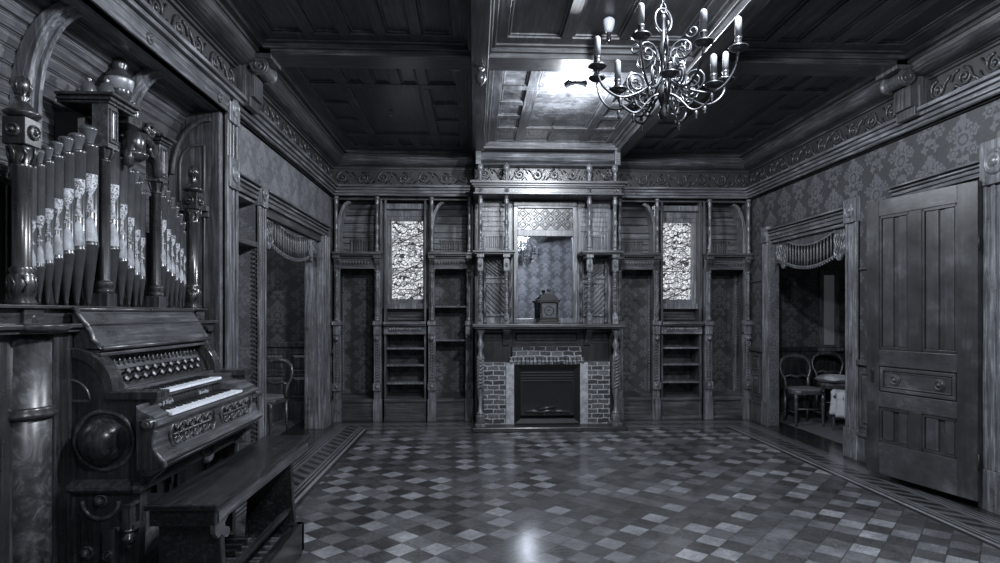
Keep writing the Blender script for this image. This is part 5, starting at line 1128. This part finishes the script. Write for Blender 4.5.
# ------------------------------------------------------------------ mantel clock
ck = thing('mantel_clock', 'dark wooden clock with a square dial on the mantel shelf', 'clock', (0.94, 7.62, 1.325))
mb = MB(); mb.box(0.795, 1.085, 7.55, 7.70, 1.325, 1.345); mb.box(0.81, 1.07, 7.56, 7.69, 1.345, 1.375); mb.build('plinth', M['ebon'], ck, 0.004)
mb = MB(); mb.box(0.835, 1.045, 7.575, 7.68, 1.375, 1.60)
for x in (0.832, 1.048): mb.lathe([(0.014, 1.375), (0.016, 1.385), (0.010, 1.40), (0.010, 1.57), (0.016, 1.585), (0.016, 1.60)], (x, 7.565, 0), 10)
body = mb.build('body', M['ebon'], ck, 0.003)
mb = MB(); mb.box(0.80, 1.08, 7.55, 7.70, 1.60, 1.62); mb.box(0.79, 1.09, 7.54, 7.705, 1.62, 1.632)
mb.prism([(0.82, 1.632), (1.06, 1.632), (1.05, 1.65), (1.02, 1.685), (0.99, 1.70), (0.89, 1.70), (0.86, 1.685), (0.83, 1.65)], 'Y', 7.56, 7.69); mb.box(0.88, 1.0, 7.58, 7.67, 1.70, 1.712); mb.build('pediment', M['ebon'], ck, 0.003)
mb = MB(); mb.lathe([(0.03, 1.712), (0.014, 1.72), (0.012, 1.735), (0.028, 1.75), (0.022, 1.77), (0.006, 1.782), (1e-3, 1.785)], (0.94, 7.625, 0), 12); mb.build('finial', M['bronze'], ck)
mb = MB(BW(7.575)); mb.box(0.865, 1.015, 0, 0.006, 1.415, 1.57); mb.ring(0.855, 1.025, 1.405, 1.58, 0, 0.012, 0.012); dl = mb.build('dial', M['brass'], ck)
mb = MB(BW(7.575)); mb.tube([(0.94+0.056*math.cos(2*PI*k/24), 0.008, 1.492+0.056*math.sin(2*PI*k/24)) for k in range(24)], 0.004, 5, True)
for k in range(12): a = 2*PI*k/12; mb.tube([(0.94+0.058*math.cos(a), 0.009, 1.492+0.058*math.sin(a)), (0.94+0.07*math.cos(a), 0.009, 1.492+0.07*math.sin(a))], 0.0035, 4)
mb.build('chapter_ring', M['iron'], dl)
mb = MB(BW(7.575)); mb.tube([(0.94, 0.012, 1.492), (0.905, 0.012, 1.51)], 0.003, 4); mb.tube([(0.94, 0.013, 1.492), (0.962, 0.013, 1.54)], 0.0025, 4); mb.build('hand', M['black'], dl)

# ------------------------------------------------------------------ balloon-back chairs in the side rooms
def chair(loc, rot, label, seat_mat, group='balloon back chairs in the side rooms'):
    r = thing('side_chair', label, 'chair', (0, 0, 0), group)
    mb = MB(); pts = [(0.21*math.cos(t)*(1.0 if math.sin(t) < 0 else 0.9), 0.20*math.sin(t)) for t in [2*PI*i/24 for i in range(24)]]
    pts = [(max(-0.21, min(0.21, x*1.15)), max(-0.2, min(0.2, y*1.15))) for x, y in pts]
    mb.prism(pts, 'Z', 0.41, 0.45); mb.build('seat_frame', M['chair'], r, 0.006)
    mb = MB(); mb.prism([(x*0.94, y*0.94) for x, y in pts], 'Z', 0.445, 0.485); mb.build('seat', M[seat_mat], r, 0.018, seg=3)
    for sx in (-1, 1):
        mb = MB(); mb.lathe([(0.013, 0), (0.015, 0.03), (0.02, 0.2), (0.024, 0.30), (0.016, 0.32), (0.026, 0.34), (0.024, 0.42)], (sx*0.17, -0.165, 0), 10); mb.build('leg', M['chair'], r)
        mb = MB(); mb.tube([(sx*0.15, 0.23, 0), (sx*0.15, 0.205, 0.15), (sx*0.155, 0.18, 0.42)], [0.014, 0.017, 0.022], 8); mb.build('leg', M['chair'], r)
        mb = MB(); mb.tube([(sx*0.17, -0.165, 0.17), (sx*0.15, 0.2, 0.17)], 0.010, 6); mb.build('stretcher', M['chair'], r)
    mb = MB(); mb.tube([(-0.165, -0.16, 0.22), (0.165, -0.16, 0.22)], 0.010, 6); mb.build('stretcher', M['chair'], r)
    hoop = [(-0.155, 0.18, 0.43), (-0.15, 0.19, 0.52), (-0.155, 0.205, 0.58), (-0.19, 0.225, 0.66), (-0.205, 0.24, 0.74), (-0.18, 0.255, 0.82), (-0.11, 0.265, 0.872), (0, 0.27, 0.885)]
    hoop = hoop + [(-x, y, z) for x, y, z in hoop[-2::-1]]
    mb = MB(); mb.tube(hoop, [0.02]*3+[0.018]*2+[0.022, 0.03, 0.034, 0.03, 0.022]+[0.018]*2+[0.02]*3, 8); mb.build('back_hoop', M['chair'], r)
    mb = MB(); mb.tube([(-0.16, 0.208, 0.60), (-0.08, 0.21, 0.625), (0, 0.212, 0.60), (0.08, 0.21, 0.625), (0.16, 0.208, 0.60)], [0.012, 0.02, 0.024, 0.02, 0.012], 8); mb.build('back_rail', M['chair'], r)
    r.location = loc; r.rotation_euler = (0, 0, rot); return r
def dup(root, loc, rot, label):
    r = root.copy(); COL.objects.link(r); r.location = loc; r.rotation_euler = (0, 0, rot); r['label'] = label
    for c_ in list(root.children):
        d = c_.copy(); COL.objects.link(d); d.parent = r
    return r
c1 = chair((-2.47, 7.2, 0), math.radians(-14), 'dark balloon back chair in the room beyond the left doorway', 'fabric')
dup(c1, (4.32, 7.72, 0), math.radians(-4), 'dark balloon back chair nearest in the right side room')
dup(c1, (5.05, 8.27, 0), math.radians(-15), 'balloon back chair by the narrow glowing strip, behind the cushion')
c4 = dup(c1, (4.62, 7.12, 0), math.radians(-95), 'dark chair draped with a pale cloth, half hidden by the right door casing')
mb = MB()
def pillow(mb, c_, a, b, h, rot=0.0):
    n = 12; vs = []; fs = []
    for s in (1, -1):
        for i in range(n+1):
            for j in range(n+1):
                u_, v_ = 2*i/n-1, 2*j/n-1; k = (1-u_**4)*(1-v_**4)
                x, y = a*u_*(1-0.08*v_*v_), b*v_*(1-0.08*u_*u_)
                vs.append((c_[0]+x*math.cos(rot)-y*math.sin(rot), c_[1]+x*math.sin(rot)+y*math.cos(rot), c_[2]+s*h*max(k, 0)**0.5 + 0.006*math.sin(5*u_+3*v_)))
    m_ = (n+1)**2
    for s in (0, 1):
        for i in range(n):
            for j in range(n): q = s*m_+i*(n+1)+j; fs.append((q, q+1, q+n+2, q+n+1))
    mb.add(vs, fs, True)
pillow(mb, (5.03, 8.22, 0.54), 0.20, 0.19, 0.055, 0.3); tag(mb.build('cushion', M['cloth'], None, 0, (5.03, 8.22, 0.487)), 'pale flat cushion on the chair by the narrow glowing strip', 'cushion')
mb = MB(); vs = []; n = 14
for i in range(n+1):
    for j in range(n+1):
        s_, t_ = i/n, j/n
        y = 6.95+0.34*s_; q = t_*0.62
        if q < 0.28: x, z = 4.71-q, 0.50
        else: x, z = 4.42-0.03*math.sin(6*s_)-0.02*math.sin(13*s_+2), 0.50-(q-0.28)*0.9
        vs.append((x-0.012*math.sin(9*s_+4*t_), y+0.01*math.sin(7*t_), z+0.008*math.sin(11*s_+5*t_)+0.006))
mb.add(vs, [(i*(n+1)+j, i*(n+1)+j+1, (i+1)*(n+1)+j+1, (i+1)*(n+1)+j) for i in range(n) for j in range(n)], True)
cl_ = tag(mb.build('draped_cloth', M['cloth'], None, 0, (4.5, 7.12, 0.5)), 'crumpled pale cloth hanging over the seat of the chair at the right door casing', 'cloth')
so = cl_.modifiers.new('thickness', 'SOLIDIFY'); so.thickness = 0.006
